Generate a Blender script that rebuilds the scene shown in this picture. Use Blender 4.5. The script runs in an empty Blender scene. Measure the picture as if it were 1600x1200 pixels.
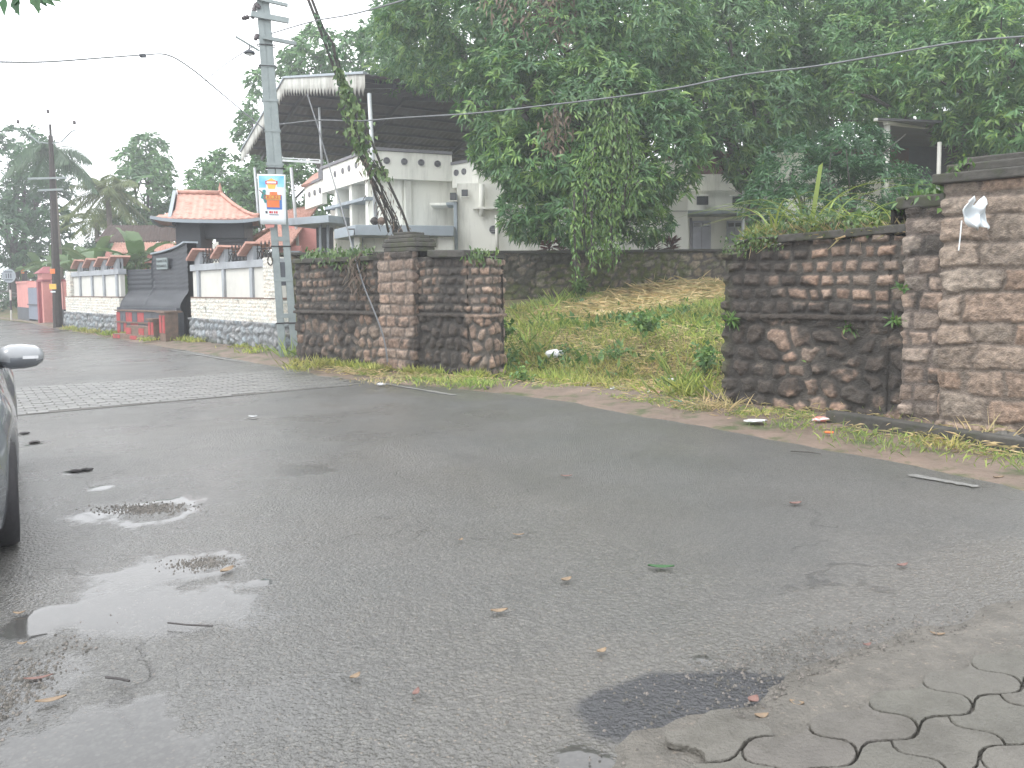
import bpy, math, random
import numpy as np
from mathutils import Vector, Matrix
random.seed(7); RN = np.random.default_rng(11)
S = bpy.context.scene
COL = S.collection
# ------------------------------------------------------------------ camera
F = 1250.0; PITCH = math.atan(.07); ROLL = -.008; EYE = 1.5; CY = 537.0
cd = bpy.data.cameras.new('camera'); cam = bpy.data.objects.new('camera', cd); COL.objects.link(cam)
cd.sensor_width = 36; cd.lens = 36*F/1600; cd.shift_y = -63/1600; cd.clip_end = 2000; cd.clip_start = .05
CM = Matrix.Rotation(math.pi/2-PITCH, 3, 'X') @ Matrix.Rotation(ROLL, 3, 'Z')
cam.matrix_world = Matrix.Translation((0, 0, EYE)) @ CM.to_4x4()
S.camera = cam
# ------------------------------------------------------------------ sky, sun, exposure
SUN_EL, SUN_AZ = math.radians(52), math.radians(-115)      # azimuth from +Y, clockwise
w = bpy.data.worlds.new("World"); S.world = w; w.use_nodes = True
nt = w.node_tree; N = nt.nodes; L = nt.links
bg = N['Background']
sky = N.new('ShaderNodeTexSky'); sky.sky_type = 'NISHITA'; sky.sun_disc = False
sky.sun_elevation = SUN_EL; sky.sun_rotation = SUN_AZ; sky.dust_density = 5; sky.air_density = 1.5
hs = N.new('ShaderNodeHueSaturation'); hs.inputs['Saturation'].default_value = .12; hs.inputs['Value'].default_value = 1.0
tc = N.new('ShaderNodeTexCoord'); cn = N.new('ShaderNodeTexNoise'); cn.inputs['Scale'].default_value = 1.6; cn.inputs['Detail'].default_value = 4
cr = N.new('ShaderNodeMapRange'); cr.inputs['To Min'].default_value = 12.5; cr.inputs['To Max'].default_value = 17.5
cc = N.new('ShaderNodeCombineColor')
mx = N.new('ShaderNodeMix'); mx.data_type = 'RGBA'; mx.inputs[0].default_value = .8
L.new(sky.outputs[0], hs.inputs['Color']); L.new(tc.outputs['Generated'], cn.inputs['Vector']); L.new(cn.outputs[0], cr.inputs[0])
mm = N.new('ShaderNodeVectorMath'); mm.operation = 'SCALE'; mm.inputs[0].default_value = (.985, 1.0, 1.03)
L.new(cr.outputs[0], mm.inputs['Scale']); L.new(hs.outputs[0], mx.inputs[6]); L.new(mm.outputs[0], mx.inputs[7])
L.new(mx.outputs[2], bg.inputs['Color']); bg.inputs['Strength'].default_value = .15
sd = bpy.data.lights.new('sun', 'SUN'); sd.energy = 1.0; sd.angle = math.radians(14); sd.color = (1, .97, .92)
so = bpy.data.objects.new('sun', sd); COL.objects.link(so)
v = Vector((math.sin(SUN_AZ)*math.cos(SUN_EL), math.cos(SUN_AZ)*math.cos(SUN_EL), math.sin(SUN_EL)))
so.rotation_euler = v.to_track_quat('Z', 'Y').to_euler(); so.location = (0, 0, 30)
S.view_settings.view_transform = 'Standard'; S.view_settings.look = 'None'; S.view_settings.gamma = 1
S.view_settings.exposure = 0.5
S.render.engine = 'CYCLES'
S.cycles.max_bounces = 6; S.cycles.diffuse_bounces = 3; S.cycles.glossy_bounces = 3; S.cycles.transmission_bounces = 3
S.cycles.transparent_max_bounces = 8; S.cycles.volume_bounces = 1; S.cycles.use_denoising = True
# ------------------------------------------------------------------ helpers
def P(px, py, Y):
    d = CM @ Vector(((px-800)/F, (CY-py)/F, -1)); return Vector((0, 0, EYE)) + d*(Y/d.y)
def G(px, py, z=0.0):
    d = CM @ Vector(((px-800)/F, (CY-py)/F, -1)); return Vector((0, 0, EYE)) + d*((z-EYE)/d.z)
def Pz(px, Y, z):
    q = P(px, 450, Y); return Vector((q.x, Y, z))
def tag(o, label=None, cat=None, group=None, kind=None):
    for k, vv in (('label', label), ('category', cat), ('group', group), ('kind', kind)):
        if vv: o[k] = vv
    return o
def empty(name, loc, label, cat, group=None):
    o = bpy.data.objects.new(name, None); COL.objects.link(o); o.location = loc; o.empty_display_size = .2
    return tag(o, label, cat, group)
def link(name, me, mat, parent=None, smooth=False):
    o = bpy.data.objects.new(name, me); COL.objects.link(o)
    if mat: me.materials.append(mat)
    if smooth: me.polygons.foreach_set('use_smooth', [True]*len(me.polygons))
    if parent:
        o.parent = parent; l = parent.location.copy(); q = parent.parent
        while q: l += q.location; q = q.parent
        o.location = -l
        if parent.type == 'MESH' and parent.parent: o.location = (0, 0, 0)
    return o
def copy_tree(o, parent=None):
    c = o.copy(); COL.objects.link(c); c.parent = parent
    for ch in list(o.children): copy_tree(ch, c)
    return c
def np_mesh(name, V, Fc, mat, parent=None, smooth=False, col=None):
    V = np.asarray(V, dtype=np.float32); Fc = np.asarray(Fc, dtype=np.int32); n, k = Fc.shape
    me = bpy.data.meshes.new(name)
    me.vertices.add(len(V)); me.vertices.foreach_set('co', V.ravel())
    me.loops.add(n*k); me.loops.foreach_set('vertex_index', Fc.ravel())
    me.polygons.add(n); me.polygons.foreach_set('loop_start', np.arange(0, n*k, k, dtype=np.int32))
    me.update(calc_edges=True); me.validate()
    if col is not None:
        a = me.color_attributes.new('Col', 'FLOAT_COLOR', 'POINT')
        c = np.ones((len(V), 4), dtype=np.float32); c[:, :col.shape[1]] = col
        a.data.foreach_set('color', c.ravel())
    return link(name, me, mat, parent, smooth)
class MB:
    def __init__(s): s.v = []; s.f = []
    def add(s, vs, fs):
        b = len(s.v); s.v += [tuple(q) for q in vs]; s.f += [tuple(i+b for i in f) for f in fs]; return s
    def prism(s, pts, z0, z1, top=None):
        n = len(pts); z0 = z0 if hasattr(z0, '__len__') else [z0]*n; z1 = z1 if hasattr(z1, '__len__') else [z1]*n
        tp = top or pts
        vs = [(p[0], p[1], z) for p, z in zip(pts, z0)] + [(p[0], p[1], z) for p, z in zip(tp, z1)]
        a = sum(pts[i][0]*pts[(i+1) % n][1]-pts[(i+1) % n][0]*pts[i][1] for i in range(n))
        fs = [tuple(range(n))[::-1], tuple(range(n, 2*n))] + [(i, (i+1) % n, n+(i+1) % n, n+i) for i in range(n)]
        if a < 0: fs = [f[::-1] for f in fs]
        return s.add(vs, fs)
    def box(s, c, d, rz=0, rx=0, ry=0, R=None):
        R = R or (Matrix.Rotation(rz, 3, 'Z') @ Matrix.Rotation(ry, 3, 'Y') @ Matrix.Rotation(rx, 3, 'X'))
        c = Vector(c); vs = [c + R @ Vector((x*d[0]/2, y*d[1]/2, z*d[2]/2)) for x in (-1, 1) for y in (-1, 1) for z in (-1, 1)]
        return s.add(vs, [(0, 1, 3, 2), (4, 6, 7, 5), (0, 4, 5, 1), (2, 3, 7, 6), (0, 2, 6, 4), (1, 5, 7, 3)])
    def beam(s, a, b, w_, h_, up=(0, 0, 1)):
        a, b = Vector(a), Vector(b); x = (b-a).normalized(); z = Vector(up); z = (z-x*z.dot(x))
        z = z.normalized() if z.length > 1e-4 else Vector((0, 1, 0)); y = z.cross(x)
        return s.box((a+b)/2, ((b-a).length, w_, h_), R=Matrix((x, y, z)).transposed())
    def tube(s, pts, r, n=8, cap=True):
        pts = [Vector(p) for p in pts]; m = len(pts); r = r if hasattr(r, '__len__') else [r]*m
        up = Vector((0, 0, 1)); vs = []
        for i, p in enumerate(pts):
            t = (pts[min(i+1, m-1)]-pts[max(i-1, 0)]).normalized()
            x = t.cross(up); x = x.normalized() if x.length > .05 else t.cross(Vector((0, 1, 0))).normalized()
            y = t.cross(x)
            for k in range(n):
                a = 2*math.pi*k/n; vs.append(p + (x*math.cos(a)+y*math.sin(a))*r[i])
        fs = [(i*n+k, i*n+(k+1) % n, (i+1)*n+(k+1) % n, (i+1)*n+k) for i in range(m-1) for k in range(n)]
        if cap: fs += [tuple(range(n))[::-1], tuple(range((m-1)*n, m*n))]
        return s.add(vs, fs)
    def lathe(s, c, prof, n=16, axis=(0, 0, 1)):
        q = Vector((0, 0, 1)).rotation_difference(Vector(axis)); c = Vector(c); vs = []
        for r, z in prof:
            for k in range(n):
                a = 2*math.pi*k/n; vs.append(c + q @ Vector((r*math.cos(a), r*math.sin(a), z)))
        m = len(prof)
        fs = [(i*n+k, i*n+(k+1) % n, (i+1)*n+(k+1) % n, (i+1)*n+k) for i in range(m-1) for k in range(n)]
        fs += [tuple(range(n))[::-1], tuple(range((m-1)*n, m*n))]
        return s.add(vs, fs)
    def build(s, name, mat, parent=None, smooth=False, bevel=0):
        me = bpy.data.meshes.new(name); me.from_pydata(s.v, [], s.f); me.update()
        o = link(name, me, mat, parent, smooth)
        if bevel:
            m = o.modifiers.new('b', 'BEVEL'); m.width = bevel; m.segments = 2; m.limit_method = 'ANGLE'
        return o
# numpy noise
def _h(i, j, sd): 
    n = (i.astype(np.int64)*374761393 + j.astype(np.int64)*668265263 + sd*974634777) & 0xffffffff
    n = ((n ^ (n >> 13))*1274126177) & 0xffffffff; n = n ^ (n >> 16); return (n & 0xffffff)/float(0xffffff)
def vn(x, y, sd=0):
    i = np.floor(x); j = np.floor(y); u = x-i; v_ = y-j; u = u*u*(3-2*u); v_ = v_*v_*(3-2*v_)
    return (_h(i, j, sd)*(1-u)+_h(i+1, j, sd)*u)*(1-v_) + (_h(i, j+1, sd)*(1-u)+_h(i+1, j+1, sd)*u)*v_
def fbm(x, y, sd=0, o=4):
    x = np.asarray(x, float); y = np.asarray(y, float); t = 0; a = .5; s = 0
    for k in range(o): t = t + a*vn(x, y, sd+k*17); s += a; x = x*2.03+5.1; y = y*2.03+3.7; a *= .5
    return t/s
def sst(a, b, x): t = np.clip((x-a)/(b-a), 0, 1); return t*t*(3-2*t)
# ------------------------------------------------------------------ materials
def mat(name, c1, c2=None, scale=4, rough=.7, bump=0, bscale=30, stain=None, stain_scale=1.5, stain_lo=.5, stain_hi=.65, island=0, attr=False,
        spec=.5, metal=0, detail=6, transl=0, streak=False, rough2=None, coat=0):
    m = bpy.data.materials.new(name); m.use_nodes = True; t = m.node_tree; n = t.nodes; l = t.links
    b = n['Principled BSDF']; b.inputs['Roughness'].default_value = rough; b.inputs['Metallic'].default_value = metal
    b.inputs['Specular IOR Level'].default_value = spec; b.inputs['Coat Weight'].default_value = coat
    tc = n.new('ShaderNodeTexCoord'); vec = tc.outputs['Object']
    c2 = c2 or tuple(x*.75 for x in c1)
    nz = n.new('ShaderNodeTexNoise'); nz.inputs['Scale'].default_value = scale; nz.inputs['Detail'].default_value = detail; nz.inputs['Roughness'].default_value = .65
    l.new(vec, nz.inputs['Vector'])
    mr = n.new('ShaderNodeMapRange'); mr.inputs['From Min'].default_value = .3; mr.inputs['From Max'].default_value = .7; l.new(nz.outputs[0], mr.inputs[0])
    mx = n.new('ShaderNodeMix'); mx.data_type = 'RGBA'; l.new(mr.outputs[0], mx.inputs[0])
    mx.inputs[6].default_value = (*c1, 1); mx.inputs[7].default_value = (*c2, 1); out = mx.outputs[2]
    if attr:
        at = n.new('ShaderNodeAttribute'); at.attribute_name = 'Col'
        m2 = n.new('ShaderNodeMix'); m2.data_type = 'RGBA'; m2.blend_type = 'MULTIPLY'; m2.inputs[0].default_value = 1
        l.new(out, m2.inputs[6]); l.new(at.outputs['Color'], m2.inputs[7]); out = m2.outputs[2]
    if island:
        g = n.new('ShaderNodeNewGeometry'); h = n.new('ShaderNodeHueSaturation')
        a = n.new('ShaderNodeMapRange'); a.inputs['To Min'].default_value = 1-island; a.inputs['To Max'].default_value = 1+island
        l.new(g.outputs['Random Per Island'], a.inputs[0]); l.new(a.outputs[0], h.inputs['Value'])
        a2 = n.new('ShaderNodeMath'); a2.operation = 'MULTIPLY_ADD'; a2.inputs[1].default_value = -.05; a2.inputs[2].default_value = .525
        l.new(g.outputs['Random Per Island'], a2.inputs[0]); l.new(a2.outputs[0], h.inputs['Hue'])
        l.new(out, h.inputs['Color']); out = h.outputs[0]
    if stain:
        ns = n.new('ShaderNodeTexNoise'); ns.inputs['Scale'].default_value = stain_scale; ns.inputs['Detail'].default_value = 7; ns.inputs['Roughness'].default_value = .7
        if streak:
            mp = n.new('ShaderNodeMapping'); mp.inputs['Scale'].default_value = (1, 1, .15); l.new(vec, mp.inputs[0]); l.new(mp.outputs[0], ns.inputs['Vector'])
        else: l.new(vec, ns.inputs['Vector'])
        r2 = n.new('ShaderNodeMapRange'); r2.inputs['From Min'].default_value = stain_lo; r2.inputs['From Max'].default_value = stain_hi; l.new(ns.outputs[0], r2.inputs[0])
        m3 = n.new('ShaderNodeMix'); m3.data_type = 'RGBA'; l.new(r2.outputs[0], m3.inputs[0]); l.new(out, m3.inputs[6]); m3.inputs[7].default_value = (*stain, 1); out = m3.outputs[2]
    l.new(out, b.inputs['Base Color'])
    if rough2 is not None:
        r3 = n.new('ShaderNodeMapRange'); r3.inputs['To Min'].default_value = rough; r3.inputs['To Max'].default_value = rough2; l.new(mr.outputs[0], r3.inputs[0]); l.new(r3.outputs[0], b.inputs['Roughness'])
    if bump:
        nb = n.new('ShaderNodeTexNoise'); nb.inputs['Scale'].default_value = bscale; nb.inputs['Detail'].default_value = 5; l.new(vec, nb.inputs['Vector'])
        bp = n.new('ShaderNodeBump'); bp.inputs['Strength'].default_value = bump; bp.inputs['Distance'].default_value = .02; l.new(nb.outputs[0], bp.inputs['Height']); l.new(bp.outputs[0], b.inputs['Normal'])
    if transl:
        tr = n.new('ShaderNodeBsdfTranslucent'); l.new(out, tr.inputs['Color']); ms = n.new('ShaderNodeMixShader'); ms.inputs[0].default_value = transl
        l.new(b.outputs[0], ms.inputs[1]); l.new(tr.outputs[0], ms.inputs[2]); l.new(ms.outputs[0], n['Material Output'].inputs['Surface'])
    return m
def leafmat(name, c, isl=.35, rough=.42, c2=None):
    return mat(name, c, c2 or (c[0]*.55, c[1]*.6, c[2]*.7), scale=.45, rough=rough, island=isl, transl=.28, detail=3, spec=.6)
M = {}
M['white'] = mat('white_paint', (.6, .595, .55), (.5, .495, .46), 2, .6, .1, 40, stain=(.3, .3, .27), stain_scale=1.2, stain_lo=.62, stain_hi=.85, streak=True)
M['housewhite'] = mat('house_paint', (.84, .84, .77), (.78, .78, .71), 1, .7, .05, 40, stain=(.34, .34, .3), stain_scale=1.3, stain_lo=.5, stain_hi=.8, streak=True)
M['brickwhite'] = mat('white_painted_brick', (.7, .69, .63), (.55, .54, .49), 5, .7, .5, 30, stain=(.12, .12, .1), stain_scale=2.5, stain_lo=.6, stain_hi=.75, streak=True)
M['trim'] = mat('grey_trim', (.36, .385, .41), (.27, .29, .31), 4, .65, .1, 40, stain=(.16, .16, .14), stain_scale=2, stain_lo=.55, stain_hi=.75, streak=True)
M['greypaint'] = mat('grey_paint', (.24, .27, .3), (.18, .2, .22), 3, .6, .1, 40)
M['bluegrey'] = mat('blue_grey_paint', (.33, .38, .42), (.27, .31, .34), 3, .6, .1, 40, stain=(.14, .15, .15), stain_scale=1.2, stain_lo=.55, stain_hi=.8, streak=True)
M['plinth'] = mat('grey_rubble_plinth', (.2, .22, .24), (.09, .1, .1), 5, .75, 1, 9, stain=(.04, .05, .03), stain_scale=2, stain_lo=.52, stain_hi=.7)
M['black'] = mat('black_paint', (.022, .026, .034), (.035, .042, .05), 3, .45, .3, 18)
M['slate'] = mat('dark_grey_paint', (.06, .07, .085), (.035, .04, .05), 3, .5, .2, 30)
M['iron'] = mat('wrought_iron', (.02, .02, .022), None, 4, .5)
M['red'] = mat('faded_red_paint', (.42, .05, .05), (.25, .04, .04), 6, .6, .2, 30, stain=(.06, .05, .04), stain_scale=4, stain_lo=.55, stain_hi=.75)
M['laterite'] = mat('worn_cement', (.2, .13, .1), (.1, .08, .06), 8, .8, .4, 30)
M['tile'] = mat('terracotta_tile', (.56, .33, .27), (.42, .22, .17), 6, .7, .3, 20, stain=(.15, .07, .05), stain_scale=3, stain_lo=.55, stain_hi=.8)
M['oldtile'] = mat('old_brown_tile', (.09, .06, .05), (.05, .04, .035), 6, .8, .4, 20)
M['pink'] = mat('pink_paint', (.6, .27, .24), (.5, .21, .19), 3, .7, .1, 30)
M['darkpink'] = mat('maroon_paint', (.3, .09, .1), None, 3, .7)
M['coping'] = mat('mossy_cement_coping', (.075, .07, .06), (.03, .03, .028), 6, .85, .6, 20, stain=(.05, .06, .02), stain_scale=3, stain_lo=.5, stain_hi=.7)
M['stone'] = mat('wall_stone', (1.25, 1.22, 1.18), (.6, .6, .6), 22, .8, 1, 60, attr=True, rough2=.9)
M['galv'] = mat('galvanised_steel', (.27, .31, .31), (.2, .235, .235), 5, .55, .15, 30, metal=.1, stain=(.2, .2, .18), stain_scale=3, stain_lo=.6, stain_hi=.8, streak=True)
M['pipe'] = mat('painted_pipe', (.55, .58, .6), None, 4, .5)
M['wire'] = mat('cable', (.16, .17, .18), None, 4, .6)
M['rustywire'] = mat('old_dark_wire', (.06, .055, .05), None, 4, .8)
M['sheet'] = mat('corrugated_sheet', (.1, .105, .115), (.065, .065, .07), 1.5, .6, .1, 20, stain=(.09, .06, .045), stain_scale=.8, stain_lo=.5, stain_hi=.75)
M['fascia'] = mat('fascia_sheet', (.5, .5, .46), (.33, .34, .31), 3, .7, .2, 20, stain=(.15, .14, .12), stain_scale=2.4, stain_lo=.45, stain_hi=.7, streak=True)
M['darkwall'] = mat('dark_brick', (.13, .06, .05), (.07, .045, .04), 5, .8, .4, 20)
M['glassdark'] = mat('dark_glass', (.03, .035, .04), None, 3, .15)
M['bark'] = mat('bark', (.1, .095, .085), (.05, .047, .042), 8, .9, 1, 20)
M['palmbark'] = mat('palm_bark', (.2, .17, .14), (.12, .1, .08), 8, .9, 1, 12)
M['polewood'] = mat('dark_pole', (.055, .045, .04), (.03, .027, .025), 8, .85, .4, 20)
M['mango'] = leafmat('mango_leaf', (.1, .23, .075))
M['mango2'] = leafmat('mango_leaf_light', (.19, .34, .08))
M['leafdark'] = leafmat('dark_leaf', (.055, .155, .055))
M['leaffar'] = leafmat('far_leaf', (.115, .26, .08))
M['vine'] = leafmat('vine_leaf', (.13, .25, .05), .35)
M['vine2'] = leafmat('creeper_leaf', (.13, .22, .06), .3)
M['dryleaf'] = leafmat('dry_leaf', (.2, .15, .1), .4, .7)
M['banana'] = leafmat('banana_leaf', (.13, .22, .08), .25, .35)
M['palm'] = leafmat('palm_leaf', (.2, .26, .07), .3)
M['palm2'] = leafmat('fishtail_palm_leaf', (.07, .15, .06), .3)
M['redleaf'] = leafmat('red_cordyline_leaf', (.16, .035, .04), .5, c2=(.05, .06, .03))
M['grass'] = leafmat('grass_blade', (.33, .44, .09), .45, .6, c2=(.34, .29, .1))
M['grassy'] = leafmat('bright_grass', (.33, .46, .1), .4, .6, c2=(.17, .22, .06))
M['hay'] = leafmat('dry_grass', (.68, .6, .34), .4, .8, c2=(.42, .34, .16))
M['weed'] = leafmat('weed_leaf', (.12, .24, .05), .4, .5)
M['plastic'] = mat('white_plastic', (.75, .76, .78), (.6, .62, .64), 9, .4, .3, 20)
M['redplastic'] = mat('red_plastic', (.6, .14, .1), (.7, .4, .35), 20, .4)
M['carpaint'] = mat('grey_car_paint', (.2, .215, .235), (.195, .21, .23), 3, .25, coat=1, spec=.6, metal=.4)
M['carsilver'] = mat('silver_car_paint', (.3, .315, .33), None, 3, .3, coat=.6)
M['tyre'] = mat('tyre_rubber', (.012, .011, .014), (.02, .02, .022), 30, .7, .2, 40)
M['rim'] = mat('alloy', (.45, .46, .48), None, 3, .3, metal=.9)
M['lamp'] = mat('lamp_lens', (.75, .76, .78), None, 3, .1, spec=.8)
M['orange'] = mat('orange_print', (.75, .22, .05), (.7, .16, .06), 10, .5)
M['yellow'] = mat('yellow_print', (.8, .5, .1), None, 10, .5)
M['redprint'] = mat('red_print', (.6, .05, .06), None, 10, .5)
M['blueprint'] = mat('blue_print', (.08, .2, .5), (.05, .14, .4), 10, .5)
M['skyprint'] = mat('sky_print', (.05, .33, .68), (.35, .65, .82), 3, .4)
M['greenprint'] = mat('green_print', (.03, .25, .25), None, 10, .5)
M['paper'] = mat('printed_white', (.74, .78, .8), (.68, .74, .77), 3, .4)
M['insul'] = mat('porcelain_insulator', (.06, .045, .05), None, 5, .3)
M['cap'] = mat('grey_gutter', (.22, .22, .24), (.15, .15, .16), 4, .6)
M['nameplate'] = mat('nameplate_granite', (.2, .25, .25), (.16, .2, .2), 9, .4)
M['letter'] = mat('letter_paint', (.05, .06, .06), None, 9, .5)
M['gategrey'] = mat('sheet_gate', (.17, .2, .26), (.14, .16, .2), 4, .5)
M['doorlilac'] = mat('door_paint', (.4, .41, .47), None, 4, .5)
M['leafroad'] = mat('fallen_leaf', (.26, .19, .12), (.17, .12, .08), 30, .6)
M['leafred'] = mat('fallen_red_leaf', (.2, .11, .09), (.14, .08, .07), 30, .6)
M['twig'] = mat('wet_twig', (.035, .03, .03), None, 20, .6)
# ------------------------------------------------------------------ ground and road
def axis(a, b, c0, c1, fine, grow):
    xs = list(np.arange(c0, c1, fine)); s = fine; x = c1
    while x < b: xs.append(x); s *= grow; x += s
    xs.append(b); s = fine*grow; x = c0-s
    while x > a: xs.insert(0, x); s *= grow; x -= s
    xs.insert(0, a); return np.array(xs)
def gridmesh(name, X, Y, Z, m, col=None, parent=None, mask=None, smooth=True):
    h, w_ = X.shape; V = np.stack([X, Y, Z], -1).reshape(-1, 3)
    i = np.arange(h*w_).reshape(h, w_); Fc = np.stack([i[:-1, :-1], i[:-1, 1:], i[1:, 1:], i[1:, :-1]], -1).reshape(-1, 4)
    if mask is not None: Fc = Fc[mask.reshape(-1)]
    return np_mesh(name, V, Fc, m, parent, smooth, None if col is None else col.reshape(-1, col.shape[-1]))
# asphalt material: vertex Col.r = water film, g = newer dark patch, b = exposed aggregate / mud
def asphalt():
    m = bpy.data.materials.new('wet_asphalt'); m.use_nodes = True; t = m.node_tree; n = t.nodes; l = t.links; b = n['Principled BSDF']
    tc = n.new('ShaderNodeTexCoord'); at = n.new('ShaderNodeAttribute'); at.attribute_name = 'Col'; sp = n.new('ShaderNodeSeparateColor'); l.new(at.outputs['Color'], sp.inputs[0])
    def noise(sc, d=6, r=.6):
        q = n.new('ShaderNodeTexNoise'); q.inputs['Scale'].default_value = sc; q.inputs['Detail'].default_value = d; q.inputs['Roughness'].default_value = r; l.new(tc.outputs['Object'], q.inputs['Vector']); return q.outputs[0]
    def mr(a, lo, hi, x, y):
        q = n.new('ShaderNodeMapRange'); l.new(a, q.inputs[0]); q.inputs['From Min'].default_value = lo; q.inputs['From Max'].default_value = hi; q.inputs['To Min'].default_value = x; q.inputs['To Max'].default_value = y; return q.outputs[0]
    def mixc(f, a, b_, mode='MIX'):
        q = n.new('ShaderNodeMix'); q.data_type = 'RGBA'; q.blend_type = mode
        for s_, vv in ((0, f), (6, a), (7, b_)):
            if hasattr(vv, 'default_value'): l.new(vv, q.inputs[s_])
            else: q.inputs[s_].default_value = vv
        return q.outputs[2]
    def mth(op, a, b_=None):
        q = n.new('ShaderNodeMath'); q.operation = op
        for k, vv in enumerate((a, b_)):
            if vv is None: continue
            if hasattr(vv, 'default_value'): l.new(vv, q.inputs[k])
            else: q.inputs[k].default_value = vv
        return q.outputs[0]
    vo = n.new('ShaderNodeTexVoronoi'); vo.inputs['Scale'].default_value = 95; l.new(tc.outputs['Object'], vo.inputs['Vector'])
    stone = mr(vo.outputs['Distance'], .05, .55, 1, 0)
    big = mr(noise(.55, 5), .35, .65, 0, 1); fine = mr(noise(60, 4, .8), .3, .7, 0, 1)
    vb = n.new('ShaderNodeTexVoronoi'); vb.inputs['Scale'].default_value = 48; l.new(tc.outputs['Object'], vb.inputs['Vector'])
    vr = n.new('ShaderNodeSeparateColor'); l.new(vb.outputs['Color'], vr.inputs[0])
    vr2 = n.new('ShaderNodeSeparateColor'); l.new(vo.outputs['Color'], vr2.inputs[0])
    chip = mixc(mr(sp.outputs[2], .05, .4, 0, 1), vr2.outputs[0], vr.outputs[0])
    gapf = mixc(mr(sp.outputs[2], .05, .4, 0, 1), mr(vo.outputs['Distance'], .35, .62, 0, 1), mr(vb.outputs['Distance'], .3, .6, 0, 1))
    wv = n.new('ShaderNodeTexNoise'); wv.inputs['Scale'].default_value = 2.2; wv.inputs['Detail'].default_value = 5; l.new(tc.outputs['Object'], wv.inputs['Vector'])
    va = n.new('ShaderNodeVectorMath'); va.operation = 'MULTIPLY_ADD'; va.inputs[1].default_value = (.9, .9, 0); l.new(wv.outputs['Color'], va.inputs[0]); l.new(tc.outputs['Object'], va.inputs[2])
    vc = n.new('ShaderNodeTexVoronoi'); vc.feature = 'DISTANCE_TO_EDGE'; vc.inputs['Scale'].default_value = .55; l.new(va.outputs[0], vc.inputs['Vector'])
    crack = mth('MULTIPLY', mr(vc.outputs['Distance'], .002, .007, 1, 0), mr(noise(.8, 3), .52, .6, 0, 1))
    track = mr(noise(.28, 3), .4, .6, 0, 1)
    c = mixc(big, (.112, .115, .111, 1), (.145, .145, .138, 1)); c = mixc(mth('MULTIPLY', track, .5), c, (.125, .117, .105, 1))
    c = mixc(.6, c, mixc(chip, (.5, .5, .5, 1), (1.5, 1.49, 1.45, 1)), 'MULTIPLY'); c = mixc(mth('MULTIPLY', gapf, .32), c, (.03, .03, .03, 1))
    c = mixc(mth('MULTIPLY', crack, .6), c, (.015, .015, .015, 1)); c = mixc(mth('MULTIPLY', fine, .7), c, (.055, .055, .055, 1))
    sc_ = n.new('ShaderNodeTexVoronoi'); sc_.inputs['Scale'].default_value = 60; l.new(tc.outputs['Object'], sc_.inputs['Vector'])
    r_ = n.new('ShaderNodeSeparateColor'); l.new(sc_.outputs['Color'], r_.inputs[0])
    ch = mth('MULTIPLY', mr(r_.outputs[0], .8, .9, 0, 1), mr(sc_.outputs['Distance'], .25, .4, 1, 0))
    c = mixc(mth('MULTIPLY', ch, mr(sp.outputs[2], 0, 1, .25, 1)), c, (.2, .17, .14, 1))
    mud = mixc(fine, (.13, .12, .105, 1), (.1, .092, .08, 1))
    c = mixc(mth('MULTIPLY', sp.outputs[2], .3), c, mud)
    c = mixc(sp.outputs[1], c, (.035, .036, .04, 1))
    film = sp.outputs[0]
    c = mixc(mth('MULTIPLY', film, .6), c, (.028, .028, .028, 1))
    l.new(c, b.inputs['Base Color'])
    dry = mth('ADD', mr(noise(.9, 4), .35, .65, .24, .4), mth('MULTIPLY', fine, .12))
    wet = n.new('ShaderNodeMix'); l.new(film, wet.inputs[0]); l.new(dry, wet.inputs[2]); wet.inputs[3].default_value = .045
    l.new(wet.outputs[0], b.inputs['Roughness'])
    hgt = mth('ADD', mth('MULTIPLY', stone, .6), mth('MULTIPLY', noise(35, 5, .7), .8))
    hgt = mth('ADD', hgt, mth('MULTIPLY', ch, .5)); hgt = mth('SUBTRACT', hgt, mth('MULTIPLY', gapf, .9)); hgt = mth('SUBTRACT', hgt, mth('MULTIPLY', crack, 1.5))
    bp = n.new('ShaderNodeBump'); bp.inputs['Distance'].default_value = .0048
    l.new(mr(film, 0, .9, .75, 0), bp.inputs['Strength']); l.new(hgt, bp.inputs['Height']); l.new(bp.outputs[0], b.inputs['Normal'])
    b.inputs['Specular IOR Level'].default_value = .55
    return m
M['asphalt'] = asphalt()
xs = axis(-80, 16, -3.6, 3.2, .03, 1.045); ys = axis(-8, 90, 1.6, 6.5, .03, 1.045)
X, Y = np.meshgrid(xs, ys)
nA = fbm(X*3, Y*3, 3, 5); nB = fbm(X*9, Y*9, 9, 3)
film = np.zeros_like(X)
def pud(px0, py0, px1, py1, s=1, ang=0, ring=0):
    a = G((px0+px1)/2, (py0+py1)/2); rx = abs(G(px1, (py0+py1)/2).x-G(px0, (py0+py1)/2).x)/2; ry = abs(G(px0, py0).y-G(px0, py1).y)/2
    d = np.sqrt(((X-a.x)/rx)**2+((Y-a.y)/ry)**2) + (nA-.5)*1.3 + (nB-.5)*.5
    k = 1-sst(.62, 1.12, d+(fbm(X*22, Y*22, 66, 2)-.5)*.35)
    if ring: k = k*sst(ring-.08, ring+.08, d)
    return k*s
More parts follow.
